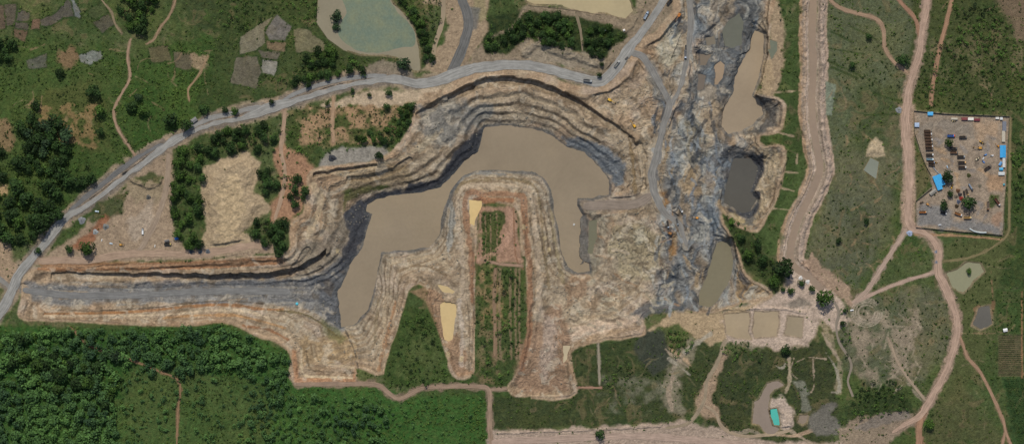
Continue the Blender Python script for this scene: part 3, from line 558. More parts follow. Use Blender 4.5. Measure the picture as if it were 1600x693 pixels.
paint([(1100,245),(1150,242),(1140,300),(1120,320),(1125,370),(1100,350),(1105,300)], (110,118,124), 5, 6, .8, None, 9, 104)
paint([(1100,350),(1125,372),(1112,410),(1090,440),(1075,420),(1090,380)], (132,134,132), 5, 6, .7, None, 9, 104)
paint([(1075,10),(1110,0),(1130,30),(1110,60),(1085,60)], (140,142,138), 5, 6, .8, None, 9, 105)
paint([(1160,10),(1195,5),(1185,45),(1165,80),(1160,120),(1145,145),(1130,170),(1128,150),(1148,110),(1158,70)], (84,86,86), 4, 5, .85, None, 9, 106)
paint([(1027,75),(1050,35),(1066,45),(1062,80),(1048,110),(1032,100)], (178,170,146), 4, 5, .85, None, 8, 107)
paint([(1032,300),(1042,300),(1055,345),(1060,400),(1045,400),(1040,350)], (146,108,62), 4, 5, .8, None, 9, 108)
paint([(960,350),(1010,350),(1040,380),(1020,440),(970,430),(950,390)], (154,142,112), 6, 8, .7, None, 12, 109)
paint([(990,360),(1008,355),(1012,375),(995,380)], (180,172,148), 3, 3, .8, None, 8, 109)
paint([(985,490),(1020,470),(1090,470),(1098,484),(1050,484),(1015,490),(995,505)], (92,94,94), 3, 4, .85, None, 9, 110)
paint([(812,540),(850,490),(880,470),(890,530),(888,610),(800,615)], (150,122,98), 5, 6, .8, None, 18, 111)
paint([(845,480),(870,500),(868,560),(850,600),(842,560),(850,520)], (168,152,136), 4, 5, .7, None, 12, 112)
paint([(880,515),(950,500),(1000,490),(1002,500),(930,522),(895,535)], (190,168,144), 3, 4, .85, None, 12, 113)
paint([(885,440),(905,425),(925,430),(915,460),(885,480)], (150,124,98), 4, 4, .8, None, 9, 114)
paint([(903,312),(1018,300),(1018,318),(960,328),(910,332)], (150,136,120), 4, 4, .8, None, 9, 115)
paint([(902,318),(918,330),(928,345),(938,345),(925,400),(920,428),(935,430),(950,345),(930,325)], (128,124,108), 4, 5, .6, None, 9, 116)
paint([(1185,232),(1222,234),(1218,270),(1200,315),(1188,345),(1172,352),(1185,320),(1182,290),(1192,262)], (176,158,128), 3, 4, .9, None, 9, 117)
paint([(1172,244),(1192,240),(1196,262),(1186,285),(1178,298),(1190,300),(1186,325),(1172,340),(1160,338),(1140,326),(1150,330),(1176,330),(1186,312),(1174,298),(1184,270)], (58,60,64), 2.5, 2.5, .95, None, 9, 118)
paint([(1140,228),(1175,238),(1190,245),(1140,246),(1130,240)], (66,68,70), 3, 4, .85, None, 9, 118)
paint([(1150,330),(1172,350),(1160,352),(1142,335)], (170,152,112), 2.5, 2.5, .9, None, 9, 118)
paint([(1148,425),(1200,455),(1160,470),(1130,478),(1140,445)], (162,136,100), 3, 4, .9, None, 9, 119)
paint([(1185,150),(1218,160),(1216,198),(1180,210),(1160,208),(1190,195),(1200,178)], (84,82,78), 4, 4, .85, None, 9, 120)
paint([(1195,90),(1210,100),(1205,148),(1184,146)], (170,148,116), 3, 4, .9, None, 9, 121)
paint([(1000,80),(1020,95),(1050,160),(1045,180),(1020,150)], (134,130,120), 3, 4, .85, None, 9, 122)
paint([(645,470),(650,452),(662,450),(666,470),(690,520),(700,560),(640,560)], (60,74,38), 2, 2, .0, None, 9, 123)
paint([(470,530),(550,520),(560,560),(470,570)], (166,140,102), 5, 6, .6, None, 12, 124)
paint([(500,495),(520,510),(540,530),(530,540),(505,520)], (90,96,52), 3, 3, .6, None, 12, 125)
paint([(640,455),(665,447),(690,460),(742,585),(715,590),(665,470)], (158,126,98), 2, 2, .7, None, 12, 126)
paint([(455,545),(460,597),(555,597),(555,575),(550,590),(466,590),(462,548)], (176,128,92), 2, 1, .7, None, 12, 127)
for pts_, c_, w_ in (([(70,490),(140,489),(220,486),(300,478),(360,476),(400,482),(440,484)], (150,104,62), 2.6), ([(70,493),(180,493),(260,491),(330,485),(380,486),(420,496)], (196,176,146), 2.2), ([(80,484),(150,485),(230,481),(290,474),(350,470),(410,474)], (90,78,64), 1.2), ([(255,496),(320,492),(370,493),(410,502),(445,512)], (176,136,92), 2), ([(380,508),(420,515),(450,530)], (140,96,64), 2),
    ([(470,545),(474,584),(500,588),(550,590)], (196,178,146), 2), ([(478,548),(484,575),(510,580),(552,582)], (104,90,70), 1.3), ([(488,540),(494,563),(520,570),(552,574)], (190,170,138), 2), ([(430,485),(470,490),(500,505),(530,530)], (112,100,66), 1.6), ([(538,516),(552,545),(560,575)], (66,62,58), 1.3), ([(60,420),(140,421),(240,419),(340,417),(430,411)], (160,112,76), 2.0), ([(90,412),(200,412),(330,409),(430,404)], (118,84,62), 1.2)):
    stroke(pts_, c_, w_, 1.3, .75, bush=0, sd_=14)
paint([(60,410),(300,408),(440,400),(445,412),(300,418),(70,424)], (150,112,80), 2, 2, .7, None, 12, 128)
yy_ = 346.5 - PY; xx_ = PX + 800
em = sstep(1015, 1050, xx_ + 14 * wob) * (1 - sstep(475, 485, yy_)) * sstep(0, 4, dH) * (1 - .75 * sstep(1180, 1195, xx_) )
st = fbm(wx_ * 1.0, wy_ * 0.28, 9, 190, 4); st2 = fbm(wx_, wy_ * .35, 22, 195, 4)
c_ = COL[PIT]
c_ = L3(c_, alb((76,82,86)), em * .75 * sstep(.15, .7, st)); c_ = L3(c_, alb((168,166,154)), em * .7 * sstep(.2, .75, -st)); c_ = L3(c_, alb((158,138,110)), em * .65 * sstep(.25, .8, st2)); c_ = L3(c_, alb((132,142,146)), em * .5 * sstep(.25, .8, -st2))
pm = sstep(0, 4, dH)
c_ = c_ * (1 + pm * (0.08 * swirl + 0.16 * fbm(wx_, wy_, 7, 197, 3)))[..., None]
blt = sstep(.35, .6, fbm(wx_, wy_, 15, 199, 3)); c_ = L3(c_, alb((98,84,66)), pm * .4 * blt); blt = sstep(.4, .65, -fbm(wx_, wy_, 12, 203, 3)); c_ = L3(c_, alb((190,178,156)), pm * .45 * blt * (1 - sstep(.75, 1, dep)))
COL[PIT] = c_
paint([(536,335),(560,314),(600,299),(625,297),(622,306),(592,316),(574,330),(574,350),(568,372),(556,396),(545,414),(534,420),(528,410),(542,372),(540,350)], (70,72,76), 3, 4, .85, None, 9, 94)
paint([(625,302),(640,286),(680,281),(696,260),(710,233),(736,210),(760,194),(764,212),(750,240),(724,262),(709,279),(689,299),(650,307)], (58,60,64), 2.5, 2.5, .9, None, 9, 95)
paint([(878,212),(910,216),(950,230),(977,256),(978,287),(966,290),(950,272),(936,256),(912,236),(886,228)], (112,117,120), 3, 4, .75, None, 9, 99)
paint([(1172,244),(1192,240),(1196,262),(1186,285),(1180,298),(1190,300),(1188,325),(1172,342),(1158,339),(1138,326),(1150,330),(1176,330),(1186,312),(1174,298),(1184,270)], (62,64,68), 2.5, 2.5, .85, None, 9, 118)
paint([(1140,228),(1175,236),(1192,243),(1140,247),(1128,240)], (70,72,74), 3, 4, .8, None, 9, 118)
for q in range(120):
    x_ = random.uniform(1020,1130); y_ = random.uniform(150,475); a = random.uniform(.9, 2.0); l_ = random.uniform(8, 34); pts_ = [(x_, y_), (x_ + l_ * .5 * math.cos(a) + random.uniform(-3,3), y_ + l_ * .5 * math.sin(a)), (x_ + l_ * math.cos(a), y_ + l_ * math.sin(a))]
    stroke(pts_, random.choice([(74,80,84),(96,102,106),(150,154,152),(176,172,158),(120,128,134),(158,136,104),(64,66,68)]), random.uniform(.8, 3), 2, .7, bush=0, sd_=q % 9)
for q in range(70):
    x_ = random.uniform(890,1040); y_ = random.uniform(340,520); a = random.uniform(-.5, .9); l_ = random.uniform(6, 26); pts_ = [(x_, y_), (x_ + l_ * .5 * math.cos(a), y_ + l_ * .5 * math.sin(a) + random.uniform(-3,3)), (x_ + l_ * math.cos(a), y_ + l_ * math.sin(a))]
    i_, j_ = np.searchsorted(gx, x_ - 800), np.searchsorted(gy, 346.5 - y_)
    if Z[i_, j_] > -3: continue
    stroke(pts_, random.choice([(190,174,150),(104,92,76),(174,164,140),(132,126,108),(198,186,164),(160,128,96)]), random.uniform(.8, 3), 2, .6, bush=0, sd_=q % 9)
for pts_, c_, w_, a_ in (([(738,470),(736,400),(730,355),(728,305),(760,303),(806,304),(818,312),(820,350),(826,400),(828,460),(826,520),(815,575)], (150,112,84), 5, .75), ([(742,312),(800,312)], (148,104,74), 5, .8), ([(724,480),(722,400),(716,340),(718,300),(735,290),(800,290),(830,300),(836,360),(842,430),(846,500)], (184,166,142), 3.5, .6), ([(712,300),(722,286),(760,280),(810,281),(836,292),(845,330),(852,400),(858,450)], (128,112,84), 2.2, .7), ([(862,300),(864,350),(872,400),(880,440)], (150,136,104), 2.5, .6), ([(700,390),(706,340),(702,315)], (138,142,138), 5, .6), ([(704,300),(722,276),(750,270),(790,272)], (126,130,128), 3, .6),
    ([(608,410),(650,402),(690,408),(705,430)], (176,158,130), 3.5, .6), ([(620,425),(655,415),(690,425),(715,448)], (116,98,74), 1.5, .7), ([(600,480),(598,540),(588,575)], (184,164,134), 3, .6), ([(590,470),(584,540)], (130,116,90), 2, .6), ([(618,470),(600,540),(592,576)], (158,118,84), 3, .6), ([(716,470),(722,520),(720,570)], (190,176,158), 4, .6), ([(730,470),(734,520),(732,580)], (118,104,84), 1.6, .7), ([(500,264),(540,272),(580,262),(640,240),(690,205)], (186,168,138), 4, .6), ([(490,290),(500,320),(480,370)], (188,170,138), 6, .55), ([(1000,225),(1004,270),(1008,300)], (188,170,142), 4, .7), ([(985,225),(990,260),(993,300)], (140,118,84), 3, .7), ([(760,150),(820,150),(870,165),(910,185)], (178,160,132), 5, .5)):
    stroke(pts_, c_, w_, 2.4, a_, bush=0, sd_=15)
for x_, y_, r_ in ((818,354,2.5),(858,390,2.5),(852,372,2),(700,553,3),(721,560,3),(526,392,2.5)):
    paint([(x_-r_,y_-r_*1.6),(x_+r_,y_-r_*1.2),(x_+r_,y_+r_*1.6),(x_-r_,y_+r_*1.4)], (196,176,136), 1, 1, .8, 0, 5, 16)
# wet dark rock in a ring just above the waterlines of the pit
for nm, pts, zw, col in WATERS:
    if zw < -10:
        s2, X, Y, d = sdist(WP(pts), 14)
        if nm == 'green_pool': continue
        wv = fbm(X, Y, 30, 130, 3)
        m = (1 - sstep(1.0, 4.5, d + wv * 3.5)) * (0.75 if nm == 'pit_lake' else 0.45)
        COL[s2] = L3(COL[s2], alb((84,86,86)), m)
    elif nm == 'lagoon' or zw > -3:
        s2, X, Y, d = sdist(WP(pts), 14); m = (1 - sstep(1, 4, d)) * .75; COL[s2] = L3(COL[s2], alb((140,124,100)), m); BUSH[s2] *= 1 - m
# lumps everywhere in bare ground
gv = VEG * (np.abs(GX) < 830)
big = fbm(GX, GY, 55, 240, 5); yel = sstep(.1, .8, big) * gv; COL[:] = L3(COL, COL * np.array([1.28, 1.18, 1.05]), yel * .8); dkk = sstep(.1, .8, -big) * gv; COL[:] = L3(COL, COL * np.array([.78, .92, .82]), dkk * .8)
sw2 = fbm(GX + 8 * fbm(GX, GY, 16, 250, 2), GY + 8 * fbm(GX, GY, 16, 255, 2), 16, 260, 3)
brn = sstep(.45, .75, sw2) * gv * (BUSH < .7); COL[:] = L3(COL, np.broadcast_to(alb((122,108,78)), COL.shape), brn * .45)
jit = 1 + gv * .14 * np.sin(sw2 * 14) + 0.16 * n3 + 0.10 * fbm(GX, GY, 2.8, 230, 2) + 0.05 * n1
COL *= jit[..., None]
COL = np.clip(COL, 0.01, 0.75)

# ------------------------------------------------------------------ materials
def nodes(name, rough=0.8, spec=0.3):
    m = bpy.data.materials.new(name); m.use_nodes = True; t_ = m.node_tree
    b = t_.nodes['Principled BSDF']; b.inputs['Roughness'].default_value = rough
    b.inputs['Specular IOR Level'].default_value = spec
    return m, t_, b
def noise(t_, scale, detail=4, rough=0.6, vec=None):
    n = t_.nodes.new('ShaderNodeTexNoise'); n.inputs['Scale'].default_value = scale; n.inputs['Detail'].default_value = detail; n.inputs['Roughness'].default_value = rough
    if vec is not None: t_.links.new(vec, n.inputs['Vector'])
    return n
def mixc(t_, fac, a, b, mode='MIX'):
    n = t_.nodes.new('ShaderNodeMix'); n.data_type = 'RGBA'; n.blend_type = mode
    for s, v in ((0, fac), (6, a), (7, b)):
        if hasattr(v, 'is_linked') or hasattr(v, 'links'): t_.links.new(v, n.inputs[s])
        elif s == 0: n.inputs[s].default_value = v
        else: n.inputs[s].default_value = (*v[:3], 1)
    return n.outputs[2]
def ramp(t_, src, p0, c0, p1, c1):
    n = t_.nodes.new('ShaderNodeValToRGB'); e = n.color_ramp.elements
    e[0].position, e[0].color = p0, (c0, c0, c0, 1); e[1].position, e[1].color = p1, (c1, c1, c1, 1)
    t_.links.new(src, n.inputs[0]); return n.outputs[0]
def geo(t_): return t_.nodes.new('ShaderNodeNewGeometry').outputs['Position']
def bump(t_, b, h, dist, strength=1.0):
    n = t_.nodes.new('ShaderNodeBump'); n.inputs['Distance'].default_value = dist; n.inputs['Strength'].default_value = strength
    t_.links.new(h, n.inputs['Height']); t_.links.new(n.outputs[0], b.inputs['Normal'])

def ground_mat():
    m, t_, b = nodes('ground_soil_and_grass', 0.95, 0.15)
    at = t_.nodes.new('ShaderNodeAttribute'); at.attribute_name = 'surface'
    av = t_.nodes.new('ShaderNodeAttribute'); av.attribute_name = 'grassy'
    p = geo(t_)
    n = noise(t_, 0.28, 6, 0.7, p); v = ramp(t_, n.outputs[0], 0.3, 0.68, 0.72, 1.32)
    c = mixc(t_, 1.0, at.outputs[0], v, 'MULTIPLY')
    n2_ = noise(t_, 0.12, 4, 0.6, p); v2 = ramp(t_, n2_.outputs[0], 0.45, 0.0, 0.7, 1.0)
    mf = t_.nodes.new('ShaderNodeMath'); mf.operation = 'MULTIPLY'; t_.links.new(v2, mf.inputs[0]); t_.links.new(av.outputs[2], mf.inputs[1])
    mf2 = t_.nodes.new('ShaderNodeMath'); mf2.operation = 'MULTIPLY'; mf2.inputs[1].default_value = 0.35; t_.links.new(mf.outputs[0], mf2.inputs[0])
    c = mixc(t_, mf2.outputs[0], c, tuple(alb((96,98,54))))
    t_.links.new(c, b.inputs['Base Color'])
    nb = noise(t_, 0.35, 8, 0.72, p); bump(t_, b, nb.outputs[0], 2.4, 0.9)
    return m
def plain(name, c, rough=0.7, spec=0.3, metal=0, var=0.25, scale=0.8):
    m, t_, b = nodes(name, rough, spec); b.inputs['Metallic'].default_value = metal
    n = noise(t_, scale, 4, 0.6, geo(t_)); v = ramp(t_, n.outputs[0], 0.3, 1 - var, 0.7, 1 + var)
    t_.links.new(mixc(t_, 1.0, tuple(alb(c)), v, 'MULTIPLY'), b.inputs['Base Color'])
    return m
def road_mat(name, c):
    m, t_, b = nodes(name, 0.95, 0.15)
    uv = t_.nodes.new('ShaderNodeUVMap'); mp = t_.nodes.new('ShaderNodeMapping'); mp.inputs['Scale'].default_value = (9.0, 0.03, 1)
    t_.links.new(uv.outputs[0], mp.inputs[0])
    n = noise(t_, 1.0, 4, 0.6, mp.outputs[0]); v = ramp(t_, n.outputs[0], 0.32, 0.68, 0.68, 1.22)
    c1 = mixc(t_, 1.0, tuple(alb(c)), v, 'MULTIPLY')
    n2_ = noise(t_, 0.09, 5, 0.65, geo(t_)); v2 = ramp(t_, n2_.outputs[0], 0.3, 0.84, 0.7, 1.14)
    t_.links.new(mixc(t_, 1.0, c1, v2, 'MULTIPLY'), b.inputs['Base Color'])
    nb = noise(t_, 0.5, 6, 0.7, geo(t_)); bump(t_, b, nb.outputs[0], 0.7, 0.6)
    return m
def water_mat(name, c, var=0.075, rough=0.3):
    m, t_, b = nodes(name, rough, 0.35); b.inputs['IOR'].default_value = 1.33
    n = noise(t_, 0.012, 6, 0.65, geo(t_)); v = ramp(t_, n.outputs[0], 0.3, 1 - var * 1.5, 0.7, 1 + var * 1.5)
    n2_ = noise(t_, 0.2, 3, 0.6, geo(t_)); v2 = ramp(t_, n2_.outputs[0], 0.3, 1 - var * .5, 0.7, 1 + var * .5)
    c1 = mixc(t_, 1.0, tuple(alb(c)), v, 'MULTIPLY')
    n3_ = noise(t_, 0.0045, 5, 0.6, geo(t_)); v3 = ramp(t_, n3_.outputs[0], 0.45, 0.0, 0.62, 0.5)
    c1 = mixc(t_, v3, c1, tuple(alb(tuple(min(255, x * f) for x, f in zip(c, (1.07, 1.06, 1.02))))))
    t_.links.new(mixc(t_, 1.0, c1, v2, 'MULTIPLY'), b.inputs['Base Color'])
    nb = noise(t_, 0.6, 3, 0.5, geo(t_)); bump(t_, b, nb.outputs[0], 0.08, 0.4)
    return m
_mc = {}
def M(name, *a, **k):
    if name not in _mc: _mc[name] = plain(name, *a, **k)
    return _mc[name]
def leaf_mat(name, dark, light):
    light = (int(light[0] * 1.02), int(light[1] * 1.08), int(light[2] * .95))
    m, t_, b = nodes(name, 0.75, 0.2)
    at = t_.nodes.new('ShaderNodeAttribute'); at.attribute_name = 'tint'
    oi = t_.nodes.new('ShaderNodeObjectInfo')
    c = mixc(t_, at.outputs[2], tuple(alb(dark)), tuple(alb(light)))
    h = t_.nodes.new('ShaderNodeMath'); h.operation = 'MULTIPLY_ADD'; h.inputs[1].default_value = 0.7; h.inputs[2].default_value = 0.65; t_.links.new(oi.outputs['Random'], h.inputs[0])
    hs = t_.nodes.new('ShaderNodeHueSaturation'); t_.links.new(c, hs.inputs['Color']); t_.links.new(h.outputs[0], hs.inputs['Value'])
    t_.links.new(hs.outputs[0], b.inputs['Base Color'])
    return m

# ------------------------------------------------------------------ mesh helpers
def link(name, me, mat=None, parent=None):
    o = bpy.data.objects.new(name, me); C.objects.link(o)
    if mat is not None and len(me.materials) == 0: me.materials.append(mat)
    if parent is not None: o.parent = parent
    return o
def tag(o, label=None, cat=None, group=None, kind=None):
    if label: o['label'] = label
    if cat: o['category'] = cat
    if group: o['group'] = group
    if kind: o['kind'] = kind
    return o
def empty(name, loc, rz=0.0, s=1.0):
    o = bpy.data.objects.new(name, None); C.objects.link(o); o.location = loc; o.rotation_euler = (0, 0, rz); o.scale = (s, s, s); o.empty_display_size = 1
    return o
def np_mesh(name, V, F, smooth=False):
    me = bpy.data.meshes.new(name); nf, k_ = F.shape
    me.vertices.add(len(V)); me.vertices.foreach_set('co', np.ascontiguousarray(V, np.float32).ravel())
    me.loops.add(nf * k_); me.loops.foreach_set('vertex_index', np.ascontiguousarray(F, np.int32).ravel())
    me.polygons.add(nf); me.polygons.foreach_set('loop_start', np.arange(0, nf * k_, k_, dtype=np.int32))
    try: me.polygons.foreach_set('loop_total', np.full(nf, k_, np.int32))
    except Exception: pass
    me.update(calc_edges=True); me.polygons.foreach_set('use_smooth', np.full(nf, smooth)); me.update()
    return me
class MB:
    def __init__(s): s.v = []; s.f = []
    def add(s, vs, fs):
        n = len(s.v); s.v += [tuple(v) for v in vs]; s.f += [tuple(i + n for i in f) for f in fs]
    def box(s, c, d, rz=0, bev=0.0, top=1.0, ry=0, rx=0):
        x, y, z = d[0] / 2, d[1] / 2, d[2] / 2
        vs = []
        if bev > 0:
            b = min(bev, x * .9, y * .9, z * .9)
            ring = [(x - b, y), (x, y - b), (x, -y + b), (x - b, -y), (-x + b, -y), (-x, -y + b), (-x, y - b), (-x + b, y)]
            for zz_, k_ in ((-z, 1), (z - b, 1), (z, None)):
                for (a, c_) in ring:
                    if k_ is None: vs.append((a * top * (1 - b / x), c_ * top * (1 - b / y), zz_))
                    else: vs.append((a * (1 if zz_ < 0 else 1 - (1 - top) * .8), c_ * (1 if zz_ < 0 else 1 - (1 - top) * .8), zz_))
            fs = [tuple(range(7, -1, -1))[::-1][::-1], tuple(range(16, 24))[::-1]]
            for r in range(2):
                for i in range(8): j = (i + 1) % 8; fs.append((r * 8 + i, r * 8 + 8 + i, r * 8 + 8 + j, r * 8 + j))
        else:
            vs = [(sx * x * (1 if sz < 0 else top), sy * y * (1 if sz < 0 else top), sz * z) for sz in (-1, 1) for sy in (-1, 1) for sx in (-1, 1)]
            fs = [(0, 2, 3, 1), (4, 5, 7, 6), (0, 1, 5, 4), (2, 6, 7, 3), (0, 4, 6, 2), (1, 3, 7, 5)]
        Mx = Matrix.Translation(c) @ Matrix.Rotation(rz, 4, 'Z') @ Matrix.Rotation(ry, 4, 'Y') @ Matrix.Rotation(rx, 4, 'X')
        s.add([Mx @ Vector(v) for v in vs], fs); return s
    def cyl(s, a, b, r0, r1=None, n=10):
        a, b = Vector(a), Vector(b); r1 = r0 if r1 is None else r1
        q_ = (b - a).to_track_quat('Z', 'Y'); vs = []
        for p, r in ((a, r0), (b, r1)):
            for i in range(n): t_ = 2 * math.pi * i / n; vs.append(p + q_ @ Vector((r * math.cos(t_), r * math.sin(t_), 0)))
        fs = [(i, (i + 1) % n, n + (i + 1) % n, n + i) for i in range(n)] + [tuple(range(n))[::-1], tuple(range(n, 2 * n))]
        s.add(vs, fs); return s
    def build(s, name, mat, parent=None):
        me = bpy.data.meshes.new(name); me.from_pydata(s.v, [], s.f); me.update()
        return link(name, me, mat, parent)

# ------------------------------------------------------------------ the ground sheet
Vg = np.stack([GX.ravel(), GY.ravel(), Z.ravel()], 1)
idx = np.arange(NX * NY).reshape(NX, NY)
Fg = np.stack([idx[:-1, :-1].ravel(), idx[1:, :-1].ravel(), idx[1:, 1:].ravel(), idx[:-1, 1:].ravel()], 1)
gm = np_mesh('ground', Vg, Fg, False)
ca = gm.attributes.new('surface', 'FLOAT_COLOR', 'POINT'); ca.data.foreach_set('color', np.concatenate([COL.reshape(-1, 3), np.ones((NX * NY, 1), np.float32)], 1).astype(np.float32).ravel())
va = gm.attributes.new('grassy', 'FLOAT', 'POINT'); va.data.foreach_set('value', VEG.ravel().astype(np.float32))
tag(link('ground', gm, ground_mat()), 'grassy plain cut by the terraced open pit mine', kind='structure')

# ------------------------------------------------------------------ roads and tracks as draped ribbons
_rm = {}
def ribbon(name, S, wd, mat, lift=0.14, nz=0.9, zconst=None, ncross=6):
    T = np.gradient(S[:, :2], axis=0); T /= np.linalg.norm(T, axis=1)[:, None] + 1e-9
    N_ = np.stack([-T[:, 1], T[:, 0]], 1)
    L = np.concatenate([[0], np.cumsum(np.linalg.norm(np.diff(S[:, :2], axis=0), axis=1))])
    n = len(S); hw_ = (S[:, 3] if S.shape[1] > 3 else wd) / 2; wl = hw_ + nz * fbm(L, L * 0 + wd, 14, 500, 3); wr = hw_ + nz * fbm(L, L * 0 + 50 + wd, 14, 510, 3)
    endt = np.clip(np.minimum(L, L[-1] - L) / 4, 0.5, 1); wl *= endt; wr *= endt
    V = []; UV = []
    for k_ in range(ncross + 1):
        u = k_ / ncross; offs = -wl * (1 - u) + wr * u
        p = S[:, :2] + N_ * offs[:, None]
        z = hz(p[:, 0], p[:, 1]) + lift if zconst is None else np.full(n, zconst)
        V.append(np.column_stack([p, z])); UV.append(np.column_stack([np.full(n, u), L]))
    V = np.stack(V, 1); UV = np.stack(UV, 1); id_ = np.arange(n * (ncross + 1)).reshape(n, ncross + 1)
    F = np.stack([id_[:-1, :-1].ravel(), id_[:-1, 1:].ravel(), id_[1:, 1:].ravel(), id_[1:, :-1].ravel()], 1)
    F = F[:, ::-1]
    me = np_mesh(name, V.reshape(-1, 3), F, True)
    uvl = me.uv_layers.new(name='UVMap'); uvl.data.foreach_set('uv', UV.reshape(-1, 2)[F.ravel()].astype(np.float32).ravel())
    return link(name, me, mat)
for i, (nm, S, wd, col, lv) in enumerate(ROADGEO):
    if col not in _rm: _rm[col] = road_mat('compacted_dirt_%d' % len(_rm), col)
    o = ribbon(nm, S, wd, _rm[col], 0.10 + 0.02 * wd + 0.004 * (i % 5), 1.3 if wd > 7 else 0.7)
    tag(o, kind='structure')
# water
def offset_poly(P, d):
    n = len(P); a = 0.5 * sum(P[i][0] * P[(i + 1) % n][1] - P[(i + 1) % n][0] * P[i][1] for i in range(n)); s = 1 if a > 0 else -1
    out = []
    for i in range(n):
        e0 = P[i] - P[i - 1]; e1 = P[(i + 1) % n] - P[i]; e0 = e0 / np.linalg.norm(e0); e1 = e1 / np.linalg.norm(e1)
        b_ = np.array([e0[1] + e1[1], -(e0[0] + e1[0])]) * s; b_ = b_ / (np.linalg.norm(b_) + 1e-6); out.append(P[i] + b_ * d)
    return np.array(out)
from mathutils.geometry import tessellate_polygon
_wm = {}
for i, (nm, pts, zw, col) in enumerate(WATERS):
    P = offset_poly(WP(pts), 2.6)
    tris = tessellate_polygon([[Vector((p[0], p[1], 0)) for p in P]])
    me = bpy.data.meshes.new(nm); me.from_pydata([(p[0], p[1], zw) for p in P], [], [tuple(t_) for t_ in tris]); me.update()
    for pl in me.polygons:
        if pl.normal.z < 0: me.flip_normals(); break
    if col not in _wm: _wm[col] = water_mat('muddy_water_%d' % i, col)
    tag(link(nm, me, _wm[col]), kind='structure')
for nm, pts, wd, zw, col in (('canal_water', CANAL, 15, -1.6, (146,128,110)), ('stream_water', STREAM1, 9.5, -1.2, (150,134,110)), ('stream_water', STREAM2, 6, -1.0, (132,122,108))):
    tag(ribbon(nm, smooth_path(WP(pts), 4), wd, water_mat(nm, col), zconst=zw, nz=0), kind='structure')
# algae mat floating on the lagoon
ALG = smooth_path(WP([(535,-15),(540,20),(528,50),(545,72),(566,82),(600,83),(622,76),(648,70),(646,48),(634,31),(612,8),(598,-15)]), 5, True)
ALG[:, 0] += fbm(ALG[:, 0], ALG[:, 1], 12, 520, 3) * 2; ALG[:, 1] += fbm(ALG[:, 0], ALG[:, 1], 12, 525, 3) * 2
me = bpy.data.meshes.new('algae'); me.from_pydata([(p[0], p[1], -0.93) for p in ALG], [], [tuple(range(len(ALG)))]); me.update()
if me.polygons[0].normal.z < 0: me.flip_normals()
am, t_, b = nodes('algae_film', 0.6, 0.3)
n = noise(t_, 0.035, 6, 0.7, geo(t_)); c = mixc(t_, ramp(t_, n.outputs[0], 0.35, 0, 0.65, 1), tuple(alb((120,126,98))), tuple(alb((100,116,100))))
n = noise(t_, 0.3, 4, 0.7, geo(t_)); c = mixc(t_, 1.0, c, ramp(t_, n.outputs[0], 0.3, 0.85, 0.7, 1.15), 'MULTIPLY'); t_.links.new(c, b.inputs['Base Color'])
tag(link('algae_mat', me, am), 'pale green algae film covering the middle of the lagoon', 'algae', kind='stuff')

# ------------------------------------------------------------------ foliage
def leaf_cloud(centers, normals, size, rng):
    n = len(centers); N_ = normals + rng.normal(0, 0.45, (n, 3)); N_[:, 2] += 0.35; N_ /= np.linalg.norm(N_, axis=1)[:, None]
    R = rng.normal(0, 1, (n, 3)); U = np.cross(N_, R); U /= np.linalg.norm(U, axis=1)[:, None]; Vv = np.cross(N_, U)
    s = (size * rng.uniform(0.6, 1.3, n))[:, None]
    a = centers + U * s; b_ = centers + Vv * s * .75; c_ = centers - U * s; d_ = centers - Vv * s * .75
    return np.stack([a, b_, c_, d_], 1).reshape(-1, 3)
def crown_points(R, n, rng, flat=0.75, lobes=8):
    C_ = []; 
    for i in range(lobes):
        a = rng.uniform(0, 6.283); r = R * rng.uniform(0.25, 0.62) if i else 0
        C_.append((r * math.cos(a), r * math.sin(a), R * rng.uniform(-.15, .25) + (R * .3 if i == 0 else 0), R * rng.uniform(0.34, 0.52)))
    C_ = np.array(C_); k_ = rng.integers(0, lobes, n); D = rng.normal(0, 1, (n, 3)); D[:, 2] = np.abs(D[:, 2]) * 0.9 - 0.25; D /= np.linalg.norm(D, axis=1)[:, None]
    rr = C_[k_, 3] * rng.uniform(0.75, 1.08, n); P = C_[k_, :3] + D * rr[:, None]; P[:, 2] *= flat
    return P, D, k_
def crown_mesh(name, R, n, seed, flat=0.75, lobes=8, leaf=0.13):
    rng = np.random.default_rng(seed); P, D, k_ = crown_points(R, n, rng, flat, lobes)
    V = leaf_cloud(P, D, np.full(n, R * leaf), rng); F = np.arange(4 * n).reshape(n, 4)
    me = np_mesh(name, V, F); tint = np.clip(rng.random(n) * .6 + rng.random(lobes)[k_] * .5 - .05, 0, 1)
    a = me.attributes.new('tint', 'FLOAT', 'FACE'); a.data.foreach_set('value', tint.astype(np.float32)); return me
MATL = [leaf_mat('leaf_deep_green', (24,38,20), (58,80,40)), leaf_mat('leaf_mid_green', (30,48,20), (76,98,44)), leaf_mat('leaf_blue_green', (30,46,32), (74,94,66)), leaf_mat('leaf_light_green', (42,62,26), (94,118,54))]
BARK = M('bark', (96, 80, 62), 0.9)
protos = []
for s_ in range(8):
    cm = crown_mesh('crown', 1.0, 420, 40 + s_, 0.8, 7 + s_ % 4)
    cm.materials.append(MATL[0])
    tb = MB(); tb.cyl((0, 0, -0.6), (0, 0, 0.75), 0.06, 0.045, 7)
    for j in range(4): a = j * 1.57 + s_; tb.cyl((0, 0, 0.5 + .06 * j), (.42 * math.cos(a), .42 * math.sin(a), .95), 0.035, 0.012, 5)
    tm = bpy.data.meshes.new('trunk'); tm.from_pydata(tb.v, [], tb.f); tm.update(); tm.materials.append(BARK)
    protos.append((cm, tm))
variants = []
for i, (cm, tm) in enumerate(protos):
    for mi in range(4):
        c2 = cm.copy() if mi else cm
        if mi: c2.materials.clear(); c2.materials.append(MATL[mi])
        variants.append((c2, tm, mi))
